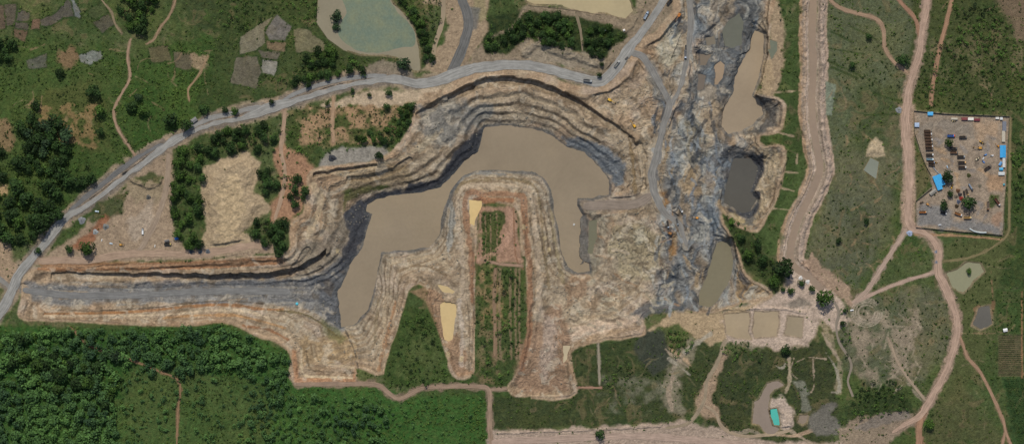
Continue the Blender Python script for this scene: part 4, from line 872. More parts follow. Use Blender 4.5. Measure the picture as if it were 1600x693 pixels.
def tree(px, py, r, label, group=None, kind=0, name='broadleaf_tree', cat='tree'):
    x, y = W((px, py)); k_ = random.randrange(8); cm, tm, _ = variants[k_ * 4 + kind]
    e = empty(name, (x, y, float(hz(x, y)) + 0.1), random.uniform(0, 6.28), r * 1.14)
    tag(e, label, cat, group)
    h = random.uniform(0.75, 1.05)
    c = link('crown', cm, None, e); c.location = (0, 0, h); c.scale = (1, 1, 1)
    t = link('trunk', tm, None, e); t.location = (0, 0, h - 0.75)
    return e
NTREE = 0
# notable single trees
single = [
 (1408,92,10,'large round dark tree beside the fork of the eastern dirt road',0),
 (1480,277,9.5,'dark round tree beside the blue roofed house in the walled yard',0),
 (1484,302,5.5,'small tree south of the blue roofed house with a yellow machine beside it',0),
 (1475,320,8,'mid sized tree in the south west corner of the walled yard',0),
 (1513,317,11.5,'widest round tree standing among parked machines in the walled yard',0),
 (1482,222,6.5,'small tree below the blue bodied tipper in the walled yard',1),
 (1331,103,6,'dark tree on the field dike nearest the canal',0),
 (1357,58,5.5,'dark tree on the hedge line of the northern plots',0),
 (1352,345,5.5,'small dark tree at the corner of the fallow square field',0),
 (1311,376,5,'small dark tree on the west edge of the fallow square field',0),
 (1222,416,16,'biggest spreading tree at the south end of the canal',0),
 (1288,466,13,'large round tree where the canal narrows into a stream',1),
 (1210,439,9,'spreading tree south west of the biggest canal tree',1),
 (1223,451,4.5,'small narrow tree on the pale sand left of a round one',0),
 (1236,454,6,'small round tree alone on the pale sand by the canal',1),
 (1252,441,6,'small tree with white rocks beside it near the canal bend',0),
 (1268,451,5,'small tree between the canal bend and the large round tree',1),
 (1170,398,9,'bright green tree on the spur above the lower east pond',1),
 (1182,382,8,'tree at the top of the wooded spur beside the green plots',0),
 (1190,405,9,'dark tree at the foot of the wooded spur',0),
 (1158,372,7,'tree in the middle of the wooded spur nearest the pond',0),
 (1143,345,6,'small tree at the northern tip of the wooded spur',3),
 (936,117,4.5,'lone small tree in the middle of the haul road bend',0),
 (940,100,3.5,'small tree on the grey spoil north of the haul road bend',0),
 (975,50,0,'',0),
 (592,244,7.5,'dark tree on the light gravel shelf above the pit',0),
 (138,386,12,'feathery tree with long leaves beside the red earth heap',1),
 (109,388,7,'small dark tree west of the feathery tree',0),
 (60,392,6,'small tree on the verge beside the haul road junction',0),
 (292,196,10,'tree hanging over the north edge of the haul road',0),
 (352,172,6,'small tree at the haul road verge beside a shed',0),
 (367,173,6.5,'rounder tree of the pair at the haul road verge',1),
 (319,172,8,'pale tree north of the haul road above the median split',0),
 (425,160,5,'small tree on the south verge of the haul road',0),
 (550,142,4,'small tree on the sand strip south of the haul road',0),
 (577,148,4,'narrow tree on the sand strip west of its neighbour',0),
 (608,147,5.5,'larger tree on the sand strip south of the haul road',0),
 (511,161,4,'small tree at the north end of the cleared slope',1),
 (605,167,6,'tree beside the pale pit on the cleared slope',0),
 (518,83,9,'light yellow green tree on the lagoon bank',3),
 (632,100,11,'pale feathery tree on the sandy shore of the lagoon',2),
 (524,25,9,'reedy dark clump standing in the west shallows of the lagoon',2),
 (526,42,7,'smaller reedy clump in the west shallows of the lagoon',2),
 (937,678,8,'single round tree on the pale strip at the south edge',0),
 (1228,545,8,'dark tree below the three settling ponds',0),
 (1513,424,5,'bushy tree on the islet of the greenish pond',1),
 (1450,662,8,'bright green tree beside the fork of the southern dirt road',3),
 (1320,485,4,'small dark tree on the west bank of the winding stream',0),
 (1316,505,5,'tree on the stream bank below its small neighbour',0),
 (182,175,0,'',0),
 (58,165,8,'dark round tree alone on the dry north west slope',0),
 (157,205,7,'small round tree west of the winding dirt track',0),
 (157,175,10,'broad bush like tree north of a small round tree',1),
 (175,125,0,'',0),
 (148,145,11,'tree with a long dark shadow on the north west slope',0),
 (95,115,7,'dark tree near the bare orange patch of ground',0),
 (205,165,9,'dark tree just east of the winding dirt track',0),
 (217,153,6,'blue green tree north east of the winding dirt track',2),
 (225,175,9,'broad tree in the scrub east of the winding dirt track',1),
 (268,185,12,'broad dark tree west of the haul road edge tree',0),
 (1186,545,0,'',0),
]
for px, py, r, lb, kd in single:
    if r > 0: tree(px, py, r, lb, None, kd); NTREE += 1
# woods: outline, count, radius range, label, group, kinds
WOODS = [
 ([(30,190),(75,180),(108,205),(108,235),(60,245),(35,225)], 14, (9,14), 'large dark crown in the wood west of the dry slope', 'trees of the north west wood', (0,0,2)),
 ([(-8,235),(60,240),(110,250),(140,250),(150,272),(100,320),(62,372),(25,385),(-8,360)], 34, (7,13), 'dark green crown in the dense wood beside the haul road', 'trees of the roadside wood', (0,0,1)),
 ([(180,-8),(245,-8),(240,20),(215,55),(195,58),(188,30)], 14, (5,10), 'dark crown in the clump where the winding track begins', 'trees at the head of the winding track', (0,0,1)),
 ([(0,55),(20,60),(30,90),(15,105),(-5,95)], 5, (6,9), 'dark crown in the small clump below the field plots', 'trees below the field plots', (0,)),
 ([(275,240),(315,225),(330,250),(312,300),(318,340),(312,385),(290,388),(270,360),(268,300)], 26, (6,10), 'dark green crown in the tall grove east of the quarry yard', 'trees of the grove east of the quarry yard', (0,1,1)),
 ([(320,215),(345,200),(420,195),(435,225),(420,245),(400,235),(370,232),(330,240)], 17, (6,9), 'dark crown in the belt between haul road and sand heap', 'trees of the belt above the sand heap', (0,0,1)),
 ([(405,262),(428,262),(432,290),(415,300),(402,290)], 6, (6,9), 'dark crown in the clump east of the sand heap', 'trees east of the sand heap', (0,)),
 ([(455,275),(476,280),(476,310),(460,320),(452,300)], 5, (6,8.5), 'dark crown in the clump on the rim of the pit', 'trees on the pit rim', (0,)),
 ([(392,345),(420,340),(446,345),(446,375),(440,395),(420,392),(398,372)], 10, (7,10), 'dark crown in the clump at the corner of the pit', 'trees at the pit corner', (0,)),
 ([(478,85),(510,75),(560,95),(575,105),(572,118),(540,118),(500,130),(455,135),(470,110)], 20, (5,8), 'small dark crown between lagoon and haul road', 'trees between lagoon and haul road', (0,0,1)),
 ([(620,-5),(650,15),(668,50),(676,90),(668,112),(660,80),(652,45),(636,22)], 12, (5,7), 'green crown in the narrow belt along the lagoon', 'trees along the lagoon bank', (1,0)),
 ([(625,165),(646,165),(640,190),(622,215),(590,225),(545,222),(560,210),(600,205)], 16, (4,7), 'small green crown on the slope above the pit rim', 'trees on the slope above the rim', (0,1)),
 ([(755,60),(800,40),(825,25),(880,25),(895,45),(895,75),(850,68),(825,58),(790,78),(758,80)], 32, (5,8), 'very dark crown in the wood south of the settling pond', 'trees of the northern wood', (0,0,0,1)),
 ([(912,40),(950,40),(965,55),(945,88),(918,85)], 12, (5,7.5), 'very dark crown east of the path through the northern wood', 'trees east of the wood path', (0,0,1)),
 ([(-5,515),(70,515),(150,520),(185,560),(190,600),(160,640),(60,600),(-5,600)], 44, (7,12), 'crown in the dense wood south of the pit ramp', 'trees of the south west wood', (2,0,0,1)),
]
used = 0
for poly, cnt, (r0, r1), lb, gp, kinds in WOODS:
    P = np.array(poly, float); pts = []; tries = 0
    while len(pts) < cnt and tries < 4000:
        tries += 1; p = np.array([random.uniform(P[:, 0].min(), P[:, 0].max()), random.uniform(P[:, 1].min(), P[:, 1].max())])
        if not inside(np.array([p[0]]), np.array([p[1]]), P)[0]: continue
        r = random.uniform(r0, r1)
        if any((p[0] - q_[0]) ** 2 + (p[1] - q_[1]) ** 2 < (0.62 * (r + q_[2])) ** 2 * (1 - tries / 8000) for q_ in pts): continue
        pts.append((p[0], p[1], r))
    for x, y, r in pts:
        if NTREE >= 300: break
        tree(x, y, r, lb, gp, random.choice(kinds)); NTREE += 1
print('individual trees', NTREE)
# woodland and scrub masses: one mesh each, from clumps of leaf faces
def mass(name, items, mat, label, cat, per, leaf, seed):
    rng = np.random.default_rng(seed); Vs = []; Ts = []
    for x, y, r in items:
        n_ = max(6, int(per * (r / 6) ** 1.3)) if per > 20 else per
        lob = 5 if r > 4 else 3
        P, D, k_ = crown_points(r, n_, rng, 0.7, lob); z0 = float(hz(x, y)) + r * (0.75 if r > 4 else .3)
        P += np.array([x, y, z0]); Vs.append(leaf_cloud(P, D, np.full(n_, leaf * r ** .6), rng))
        hb = float(fbm(np.array([x]), np.array([y]), 40, 800, 3)[0])
        Ts.append(np.clip(rng.random(n_) * .45 + rng.random(lob)[k_] * .3 + rng.uniform(-.2, .4) + .35 * hb, 0, 1.25))
    V = np.concatenate(Vs); T_ = np.concatenate(Ts); me = np_mesh(name, V, np.arange(len(V)).reshape(-1, 4))
    a = me.attributes.new('tint', 'FLOAT', 'FACE'); a.data.foreach_set('value', T_.astype(np.float32))
    tag(link(name, me, mat), label, cat, kind='stuff')
def scatter(poly, cnt, r0, r1, seed, k_=0.6):
    rng = random.Random(seed); P = np.array(poly, float); out = []; tr = 0
    while len(out) < cnt and tr < cnt * 30:
        tr += 1; p = (rng.uniform(P[:, 0].min(), P[:, 0].max()), rng.uniform(P[:, 1].min(), P[:, 1].max()))
        if not inside(np.array([p[0]]), np.array([p[1]]), P)[0]: continue
        r = r0 + (r1 - r0) * rng.random() ** 1.8; x, y = W(p)
        if any((x - q_[0]) ** 2 + (y - q_[1]) ** 2 < (k_ * (r + q_[2])) ** 2 for q_ in out[-120:]): continue
        out.append((x, y, r))
    return out
A = scatter([(-25,520),(120,515),(250,514),(345,508),(400,530),(450,555),(456,605),(430,640),(400,590),(330,575),(240,570),(180,590),(190,720),(-25,720)], 620, 4, 9, 1, .5)
A += scatter([(-25,520),(120,515),(250,514),(345,508),(400,530),(440,570),(330,575),(180,590),(190,720),(-25,720)], 200, 8, 13, 44, .7)
A += scatter([(380,600),(470,615),(470,720),(390,720)], 90, 4, 9, 2); A += scatter([(470,615),(600,625),(610,720),(480,720)], 90, 4, 10, 3)
A += scatter([(185,575),(400,575),(400,720),(190,720)], 190, 2.5, 6.5, 4); A += scatter([(600,625),(755,620),(755,720),(610,720)], 70, 2.5, 4.5, 5)
mass('woodland', A, leaf_mat('woodland_leaves', (42,64,40), (76,100,56)), 'dense green woodland filling the south west corner', 'woodland', 70, .42, 5)
Bq = scatter([(640,485),(665,485),(690,560),(700,600),(600,603),(615,550)], 62, 2.5, 6.5, 6) + scatter([(752,420),(816,420),(820,520),(790,598),(750,598)], 85, 2, 5, 7)
Bq += scatter([(785,420),(812,420),(812,555),(785,555)], 26, 3, 6, 8) + scatter([(752,336),(786,334),(782,378),(774,410),(752,410)], 60, 1.8, 4, 9)
Bq += scatter([(1340,600),(1400,590),(1425,640),(1350,655),(1325,640)], 70, 3, 6, 10) + scatter([(1040,515),(1070,520),(1085,540),(1060,560),(1045,550)], 26, 3, 6, 11)
Bq += scatter([(1490,10),(1560,5),(1590,60),(1560,90),(1500,70)], 80, 3, 6.5, 12) + scatter([(1460,60),(1610,60),(1610,176),(1432,170),(1440,110)], 330, 2, 5, 13)
Bq += scatter([(1580,220),(1615,220),(1615,360),(1585,350)], 60, 3, 6, 14) + scatter([(1130,330),(1180,365),(1225,425),(1200,445),(1160,415)], 40, 3, 6, 15)
Bq += scatter([(340,-10),(495,-10),(500,45),(420,20),(380,50),(340,40)], 90, 2.5, 5.5, 16) + scatter([(455,165),(640,165),(600,225),(455,255)], 120, 2, 4.5, 17)
Bq += scatter([(420,130),(480,90),(520,100),(470,135)], 30, 2.5, 5, 18) + scatter([(1120,540),(1170,530),(1200,560),(1150,570)], 30, 2.5, 5, 19)
Bq += scatter([(660,0),(690,-10),(692,20),(684,60),(676,108),(664,108)], 40, 2.5, 5, 20) + scatter([(950,570),(990,570),(985,600),(940,600)], 20, 2.5, 5, 21)
Bq += scatter([(1310,480),(1325,480),(1330,560),(1318,560)], 16, 2.5, 5, 22) + scatter([(320,215),(440,195),(480,240),(440,330),(430,230),(330,245)], 50, 3, 6, 23)
for wi, (poly, cnt, _r, lb, gp, kinds) in enumerate(WOODS): Bq += scatter(poly, int(cnt * 1.7), 3.5, 8, 60 + wi, .5)
mass('thicket', Bq, leaf_mat('thicket_leaves', (28,42,22), (80,102,50)), 'bushy green thickets around the mine and along field edges', 'thicket', 40, .42, 6)
# undergrowth by density map
rng = np.random.default_rng(99); n_try = 150000
ux = rng.uniform(-812, 812, n_try); uy = rng.uniform(-358, 358, n_try)
ii = np.searchsorted(gx, ux); jj = np.searchsorted(gy, uy)
cl = sstep(-0.35, 0.55, fbm(ux, uy, 34, 600, 4)); dens = BUSH[ii, jj] * (0.25 + 0.75 * cl)
roadmask = np.zeros(GX.shape, bool)
for nm, S, wd, col, lv in ROADGEO:
    s2 = window(S, wd); roadmask[s2] |= segdist(GX[s2], GY[s2], S[::2] if len(S) > 6 else S, False) < wd / 2 + 1.0
for nm, pts, zw, col in WATERS:
    s2, X, Y, d = sdist(WP(pts), 4); roadmask[s2] |= d < 1.5
for cpts, hw in ((CANAL, 9), (STREAM1, 5), (STREAM2, 4)):
    s2 = window(WP(cpts), 12); roadmask[s2] |= segdist(GX[s2], GY[s2], WP(cpts), False) < hw
keep = (rng.random(n_try) < dens * 0.5) & ~roadmask[ii, jj] & (Z[ii, jj] > -2.5)
ux, uy = ux[keep], uy[keep]; print('undergrowth', len(ux))
ur = 0.8 + 2.1 * rng.random(len(ux)) ** 2
mass('undergrowth', list(zip(ux, uy, ur)), leaf_mat('undergrowth_leaves', (34,50,24), (90,106,52)), 'low bushes and tall weeds scattered over the grass', 'undergrowth', 11, .55, 7)
# crop rows at the east edge
rows = []
for yy in np.arange(524, 586, 3.2):
    for xx in np.arange(1562, 1598, 1.5):
        if 1585 < xx < 1598 and yy < 550: continue
        x, y = W((xx + random.uniform(-.3, .3), yy + random.uniform(-.3, .3))); rows.append((x, y, random.uniform(.6, .95)))
for yy in np.arange(592, 700, 2.6):
    for xx in np.arange(1570 + (yy - 590) * .2, 1608, 2.4):
        x, y = W((xx + random.uniform(-.5, .5), yy + random.uniform(-.5, .5))); rows.append((x, y, random.uniform(.9, 1.6)))
mass('crop_rows', rows, leaf_mat('crop_leaves', (38,60,34), (78,104,56)), 'rows of green crops in the plots at the east edge', 'crop', 8, .5, 8)
# countable shrubs dotted over the open fields
shrub_mesh = []
for s_ in range(5):
    m_ = crown_mesh('foliage', 1.0, 60, 300 + s_, 0.8, 4, 0.28); m_.materials.append(MATL[s_ % 2]); shrub_mesh.append(m_)
def shrubs(poly, cnt, r0, r1, lb, gp, seed):
    for x, y, r in scatter(poly, cnt, r0, r1, seed, 1.2):
        i_, j_ = np.searchsorted(gx, x), np.searchsorted(gy, y)
        if roadmask[i_, j_]: continue
        o = link('shrub', shrub_mesh[random.randrange(5)], None); o.location = (x, y, float(hz(x, y)) + r * .35); o.scale = (r, r, r); o.rotation_euler = (0, 0, random.uniform(0, 6))
        tag(o, lb, 'shrub', gp)
shrubs([(1505,460),(1555,380),(1560,450),(1552,600),(1500,600),(1505,520)], 50, 1.2, 2.4, 'small dark shrub on the grass between the red dirt road and crop plots', 'shrubs east of the red dirt road', 31)
shrubs(box(1560,456,1600,518), 44, 1.2, 2.2, 'small shrub in the planted plot with the white hut', 'shrubs of the planted plot', 32)
shrubs([(1290,20),(1410,20),(1400,200),(1300,200)], 46, 1.0, 2.2, 'small dark shrub on the plots between canal and eastern road', 'shrubs between canal and eastern road', 33)
shrubs([(1270,380),(1300,300),(1400,260),(1400,340),(1350,440)], 40, 1.0, 2.2, 'small dark shrub on the fallow grey green field', 'shrubs of the fallow field', 34)
shrubs([(1350,470),(1480,460),(1480,560),(1430,620),(1350,580)], 60, 1.2, 2.6, 'small dark shrub on the pale scratched flat', 'shrubs of the pale flat', 35)
shrubs([(50,160),(240,100),(340,140),(200,230),(60,220)], 36, 1.2, 2.8, 'small dark shrub on the north west slope', 'shrubs of the north west slope', 36)

# ------------------------------------------------------------------ rubble in the pit
rng = np.random.default_rng(5); n_try = 26000
rx = rng.uniform(-360, 420, n_try) ; ry = rng.uniform(-280, 345, n_try); ii = np.searchsorted(gx, rx); jj = np.searchsorted(gy, ry)
g_ok = (Z[ii, jj] < -3) & ~roadmask[ii, jj]; cl = fbm(rx, ry, 30, 700, 4)
kp = g_ok & (cl > 0.15) & (rng.random(n_try) < .5); rx, ry = rx[kp], ry[kp]; n_ = len(rx); print('rubble', n_)
octv = np.array([(1,0,0),(0,1,0),(-1,0,0),(0,-1,0),(0,0,1),(0,0,-.6)], float); octf = np.array([(0,1,4),(1,2,4),(2,3,4),(3,0,4),(1,0,5),(2,1,5),(3,2,5),(0,3,5)])
sc = (0.5 + 1.3 * rng.random(n_) ** 3)[:, None, None] * rng.uniform(.6, 1.3, (n_, 6, 1)); ang = rng.uniform(0, 6.28, n_)
O = np.broadcast_to(octv, (n_, 6, 3)) * sc; ca_, sa_ = np.cos(ang)[:, None], np.sin(ang)[:, None]
O = np.stack([O[..., 0] * ca_ - O[..., 1] * sa_, O[..., 0] * sa_ + O[..., 1] * ca_, O[..., 2]], -1) + np.stack([rx, ry, hz(rx, ry) + .1], 1)[:, None, :]
me = np_mesh('rubble', O.reshape(-1, 3), (octf[None] + (np.arange(n_) * 6)[:, None, None]).reshape(-1, 3))
tag(link('rubble', me, M('rubble_rock', (132,126,112), 0.95, .2, 0, .5, .15)), 'loose rubble and boulders lying on the pit benches', 'rubble', kind='stuff')

# ------------------------------------------------------------------ vehicles, machines and buildings
TYRE = M('tyre_rubber', (30,30,30), 0.9, .2, 0, .1); STEEL = M('dark_steel', (52,50,48), 0.6, .4, .3, .2); GLASS = M('cab_glass', (30,38,44), 0.15, .6, 0, .05)
RIMM = M('wheel_rim', (150,146,138), 0.5, .4, .2, .1)
def PM(c): return M('paint_%d_%d_%d' % c, c, 0.5, .4, 0, .18, 0.9)
def wheel(par, x, y, r, wd=.5):
    t_ = MB().cyl((x, y - wd / 2, r), (x, y + wd / 2, r), r, r, 14).build('wheel', TYRE, par)
    MB().cyl((x, y - wd / 2 - .04, r), (x, y + wd / 2 + .04, r), r * .5, r * .5, 10).build('rim', RIMM, t_)
def place(name, px, py, deg, s, label, cat, group=None):
    x, y = W((px, py)); e = empty(name, (x, y, float(hz(x, y)) + 0.12), R_(deg), s); return tag(e, label, cat, group)
def tipper(px, py, deg, label, cab=(214,212,204), bed=(112,82,56), group=None, s=1.25, load=None, lin_=None):
    e = place('tipper_truck', px, py, deg, s * 1.08, label, 'truck', group)
    MB().box((0, 0, 1.05), (9.2, 1.0, .35)).box((-0.6, 0, .85), (6.6, 2.1, .12)).build('chassis', STEEL, e)
    c = MB().box((3.75, 0, 2.05), (1.9, 2.4, 2.1), bev=.18, top=.94).build('cab', PM(cab), e)
    MB().box((4.74, 0, 2.5), (.06, 2.0, .8)).box((3.9, 1.2, 2.5), (1.0, .06, .7)).box((3.9, -1.2, 2.5), (1.0, .06, .7)).build('window', GLASS, c)
    MB().box((4.8, 0, .95), (.25, 2.4, .5), bev=.06).build('bumper', STEEL, e)
    b_ = MB(); b_.box((-1.15, 0, 1.55), (6.6, 2.4, .14)); b_.box((-1.15, 1.22, 2.25), (6.7, .12, 1.4)); b_.box((-1.15, -1.22, 2.25), (6.7, .12, 1.4)); b_.box((2.2, 0, 2.4), (.14, 2.56, 1.7)); b_.box((-4.5, 0, 2.2), (.12, 2.56, 1.3))
    b_.box((2.7, 0, 3.2), (1.1, 2.3, .1))
    for kx in (-3.4, -1.9, -.4, 1.1):
        for sy in (-1, 1): b_.box((kx, sy * 1.33, 2.2), (.14, .1, 1.4))
    b_.build('tipping_bed', PM(bed), e)
    MB().box((-1.15, 0, 1.72), (6.4, 2.2, .18), bev=.05, top=.95).build('bed_floor', PM(lin_ or tuple(int(v * .7) for v in bed)), e)
    for wx in (3.3, -1.6, -3.0):
        for sy in (-1, 1): wheel(e, wx, sy * 1.0, .55)
    return e
def excavator(px, py, deg, label, body=(214,160,48), s=1.3, swing=0, reach=1.0):
    e = place('excavator', px, py, deg, s, label, 'excavator')
    for sy in (-1, 1): MB().box((0, sy * 1.25, .5), (4.4, .6, .95), bev=.3).build('track', TYRE, e)
    MB().box((0, 0, .7), (2.6, 2.0, .5)).build('undercarriage', STEEL, e)
    h = MB().box((-.5, 0, 1.7), (3.6, 2.7, 1.1), bev=.15).box((-1.2, -.5, 2.35), (1.8, 1.3, .35), bev=.1).build('body', PM(body), e)
    MB().box((-2.5, 0, 1.6), (.9, 2.7, 1.3), bev=.3).build('counterweight', PM((60,58,54)), e)
    c = MB().box((.75, .85, 2.3), (1.6, 1.0, 1.7), bev=.12, top=.92).build('cab', PM(body), e)
    MB().box((1.58, .85, 2.5), (.05, .8, 1.0)).box((.8, 1.37, 2.5), (1.1, .05, .9)).build('window', GLASS, c)
    MB().box((2.4, -.1, 3.2), (3.4, .5, .55), ry=R_(-38)).box((4.7 * reach, -.1, 3.9), (2.6, .45, .5), ry=R_(12)).build('boom', PM(body), e)
    MB().box((6.4 * reach, -.1, 2.7), (3.0, .38, .42), ry=R_(62)).build('arm', PM(body), e)
    MB().box((6.9 * reach, -.1, 1.1), (1.1, 1.3, .9), ry=R_(20), top=.75).box((7.3 * reach, -.1, .6), (.4, 1.2, .12), ry=R_(50)).build('bucket', STEEL, e)
    MB().cyl((1.0, -.45, 2.0), (2.9, -.45, 3.2), .11, .11, 8).cyl((3.2, -.1, 4.3), (5.4 * reach, -.1, 4.2), .1, .1, 8).build('hydraulic_ram', M('ram_chrome', (170,170,170), .3, .5, .8), e)
    return e
def loader(px, py, deg, label, body=(214,160,48), s=1.1):
    e = place('wheel_loader', px, py, deg, s, label, 'loader')
    MB().box((-1.8, 0, 1.6), (3.0, 1.9, 1.2), bev=.2).box((.9, 0, 1.3), (2.0, 1.3, .8), bev=.1).build('body', PM(body), e)
    c = MB().box((-.1, 0, 2.5), (1.5, 1.5, 1.6), bev=.15, top=.9).build('cab', PM((58,56,52)), e); MB().box((.68, 0, 2.7), (.05, 1.2, .9)).build('window', GLASS, c)
    MB().box((2.6, .5, 1.2), (2.4, .22, .35), ry=R_(18)).box((2.6, -.5, 1.2), (2.4, .22, .35), ry=R_(18)).build('lift_arm', PM(body), e)
    b_ = MB(); b_.box((3.9, 0, .35), (1.3, 2.7, .12)); b_.box((3.35, 0, .85), (.14, 2.7, 1.0)); b_.box((3.9, 1.32, .75), (1.1, .08, .8)); b_.box((3.9, -1.32, .75), (1.1, .08, .8)); b_.build('bucket', STEEL, e)
    for wx in (1.2, -1.9):
        for sy in (-1, 1): wheel(e, wx, sy * 1.15, .75, .55)
    return e
def car(px, py, deg, label, col=(210,212,214), s=1.25, pickup=False, cat='pickup'):
    e = place('pickup_truck' if pickup else 'parked_car', px, py, deg, s, label, cat)
    MB().box((0, 0, .75), (4.7, 1.85, .6), bev=.15).box((1.6, 0, 1.05), (1.4, 1.75, .2), bev=.08).build('body', PM(col), e)
    c = MB().box((.15 if pickup else -.3, 0, 1.35), (1.9 if pickup else 2.6, 1.65, .7), bev=.15, top=.82).build('cabin', PM(col), e)
    MB().box((1.1 if pickup else 1.0, 0, 1.35), (.1, 1.3, .45), ry=R_(-25)).build('windscreen', GLASS, c)
    if pickup: MB().box((-1.5, 0, 1.07), (1.5, 1.5, .06)).build('load_bed', STEEL, e)
    for wx in (1.5, -1.5):
        for sy in (-1, 1): wheel(e, wx, sy * .82, .36, .26)
    return e
def tanker(px, py, deg, label, col=(150,160,166), cab=(70,72,76), s=1.25):
    e = place('tanker_truck', px, py, deg, s, label, 'truck')
    MB().box((0, 0, 1.05), (9.2, 1.0, .35)).build('chassis', STEEL, e)
    c = MB().box((3.75, 0, 2.0), (1.9, 2.4, 2.0), bev=.2).build('cab', PM(cab), e); MB().box((4.74, 0, 2.4), (.06, 2.0, .8)).build('window', GLASS, c)
    t_ = MB().cyl((-4.4, 0, 2.15), (2.5, 0, 2.15), 1.05, 1.05, 16).build('tank', PM(col), e); MB().cyl((-1, 0, 3.1), (-1, 0, 3.35), .35, .35, 10).build('hatch', STEEL, t_)
    for wx in (3.3, -1.6, -3.0):
        for sy in (-1, 1): wheel(e, wx, sy * 1.0, .55)
    return e
def container(px, py, deg, label, col, l=9.5, wd=3.6, h=2.7, cat='container'):
    e = place('container', px, py, deg, 1, label, cat)
    b_ = MB().box((0, 0, h / 2 + .1), (l, wd, h))
    for i in range(int(l / .6)):
        x_ = -l / 2 + .45 + i * .6
        for sy in (-1, 1): b_.box((x_, sy * (wd / 2 + .03), h / 2 + .1), (.22, .07, h - .3))
        b_.box((x_, 0, h + .13), (.22, wd - .3, .07))
    b_.build('corrugated_box', PM(col), e)
    MB().box((l / 2 + .05, wd * .24, h / 2 + .1), (.1, wd * .44, h - .3)).build('door', PM(tuple(int(v * .85) for v in col)), e)
    MB().box((l / 2 + .05, -wd * .24, h / 2 + .1), (.1, wd * .44, h - .3)).build('door', PM(tuple(int(v * .85) for v in col)), e)
    return e
def shed(px, py, deg, label, roof, wall=(170,162,150), l=8, wd=5, h=3, name='shed', cat='shed', rise=.7):
    e = place(name, px, py, deg, 1, label, cat)
    wl_ = MB().box((0, 0, h / 2), (l, wd, h)).build('wall', PM(wall), e)
    vs = []; ov = .35; X_, Y_ = l / 2 + ov, wd / 2 + ov
    rb = MB(); rb.add([(-X_, -Y_, h), (X_, -Y_, h), (X_, 0, h + rise), (-X_, 0, h + rise), (-X_, Y_, h), (X_, Y_, h), (-X_, -Y_, h - .12), (X_, -Y_, h - .12), (X_, 0, h + rise - .12), (-X_, 0, h + rise - .12), (-X_, Y_, h - .12), (X_, Y_, h - .12)],
        [(0, 1, 2, 3), (3, 2, 5, 4), (7, 6, 9, 8), (8, 9, 10, 11), (0, 6, 7, 1), (4, 5, 11, 10), (1, 7, 8, 2), (2, 8, 11, 5), (0, 3, 9, 6), (3, 4, 10, 9)])
    sl_ = math.atan2(rise, Y_)
    for i in range(int(l / .8)):
        x_ = -l / 2 + .4 + i * .8
        for sy in (-1, 1): rb.box((x_, sy * Y_ / 2, h + rise / 2 + .05), (.1, math.hypot(Y_, rise), .08), rx=-sy * sl_)
    rb.build('roof', PM(roof), e)
    MB().box((0, -wd / 2 - .04, 1.05), (1.1, .08, 2.1)).build('door', STEEL, e)
    for sx in (-1, 1): MB().box((sx * l * .3, -wd / 2 - .04, 1.7), (1.0, .08, .9)).build('window', GLASS, wl_)
    return e
def heap(px, py, r, h, col, label, name='gravel_heap', cat='heap', ax=1.0, deg=0):
    rg = np.random.default_rng(int(px * 7 + py)); V = []; F = []; nr, na = 10, 26; ph = rg.uniform(0, 6, 4)
    for i in range(nr + 1):
        u = i / nr
        for j in range(na):
            a = 2 * math.pi * j / na; rr = r * u * (1 + .12 * math.sin(3 * a + ph[0]) + .07 * math.sin(5 * a + ph[1]))
            zz_ = h * (1 - u ** 1.25) * (1 + .15 * rg.normal() * (u < .95)) - (.3 if i == nr else 0)
            V.append((rr * math.cos(a) * ax, rr * math.sin(a), zz_ if i else h))
    for i in range(nr):
        for j in range(na): F.append((i * na + j, (i + 1) * na + j, (i + 1) * na + (j + 1) % na, i * na + (j + 1) % na))
    me = bpy.data.meshes.new(name); me.from_pydata(V, [], F); me.update(); x, y = W((px, py))
    o = link(name, me, M('spoil_%d_%d_%d' % col, col, .95, .15, 0, .35, .5)); o.location = (x, y, float(hz(x, y))); o.rotation_euler = (0, 0, R_(deg))
    return tag(o, label, cat)

# --- walled yard
def wall_run(pts, label, col=(58,66,52), h=3.0):
    e = place('yard_wall', pts[0][0], pts[0][1], 0, 1, label, 'wall'); ox, oy, oz = e.location
    mb = MB(); 
    for a, b_ in zip(pts[:-1], pts[1:]):
        p, q_ = np.array(W(a)), np.array(W(b_)); L = np.linalg.norm(q_ - p); d = (q_ - p) / L; ang = math.atan2(d[1], d[0]); nseg = max(1, int(round(L / 6)))
        for i in range(nseg):
            c = p + d * L * (i + .5) / nseg; mb.box((c[0] - ox, c[1] - oy, float(hz(*c)) - oz + h / 2), (L / nseg - .42, .3, h), rz=ang)
            c = p + d * L * i / nseg
            MB().box((c[0] - ox, c[1] - oy, float(hz(*c)) - oz + h / 2 + .15), (.4, .45, h + .3), rz=ang, top=.9).build('post', PM((120,112,100)), e)
    mb.build('wall_panel', PM(col), e); return e
wall_run([(1428,173),(1478,178),(1578,182)], 'long dark wall along the north side of the machine yard')
wall_run([(1577,184),(1573,270),(1567,366)], 'dark wall along the east side of the machine yard beside the grass', (70,84,54), 2.6)
wall_run([(1431,355),(1470,358.5),(1500,361.5),(1566,367)], 'dark wall closing the south side of the machine yard')
wall_run([(1428,175),(1429,208),(1435,225),(1438,236),(1445,256),(1455.5,275)], 'bending dark green wall on the west side of the machine yard')
wall_run([(1456,294),(1431,314),(1431,353)], 'angled wall south west of the blue roofed house', (62,70,56))
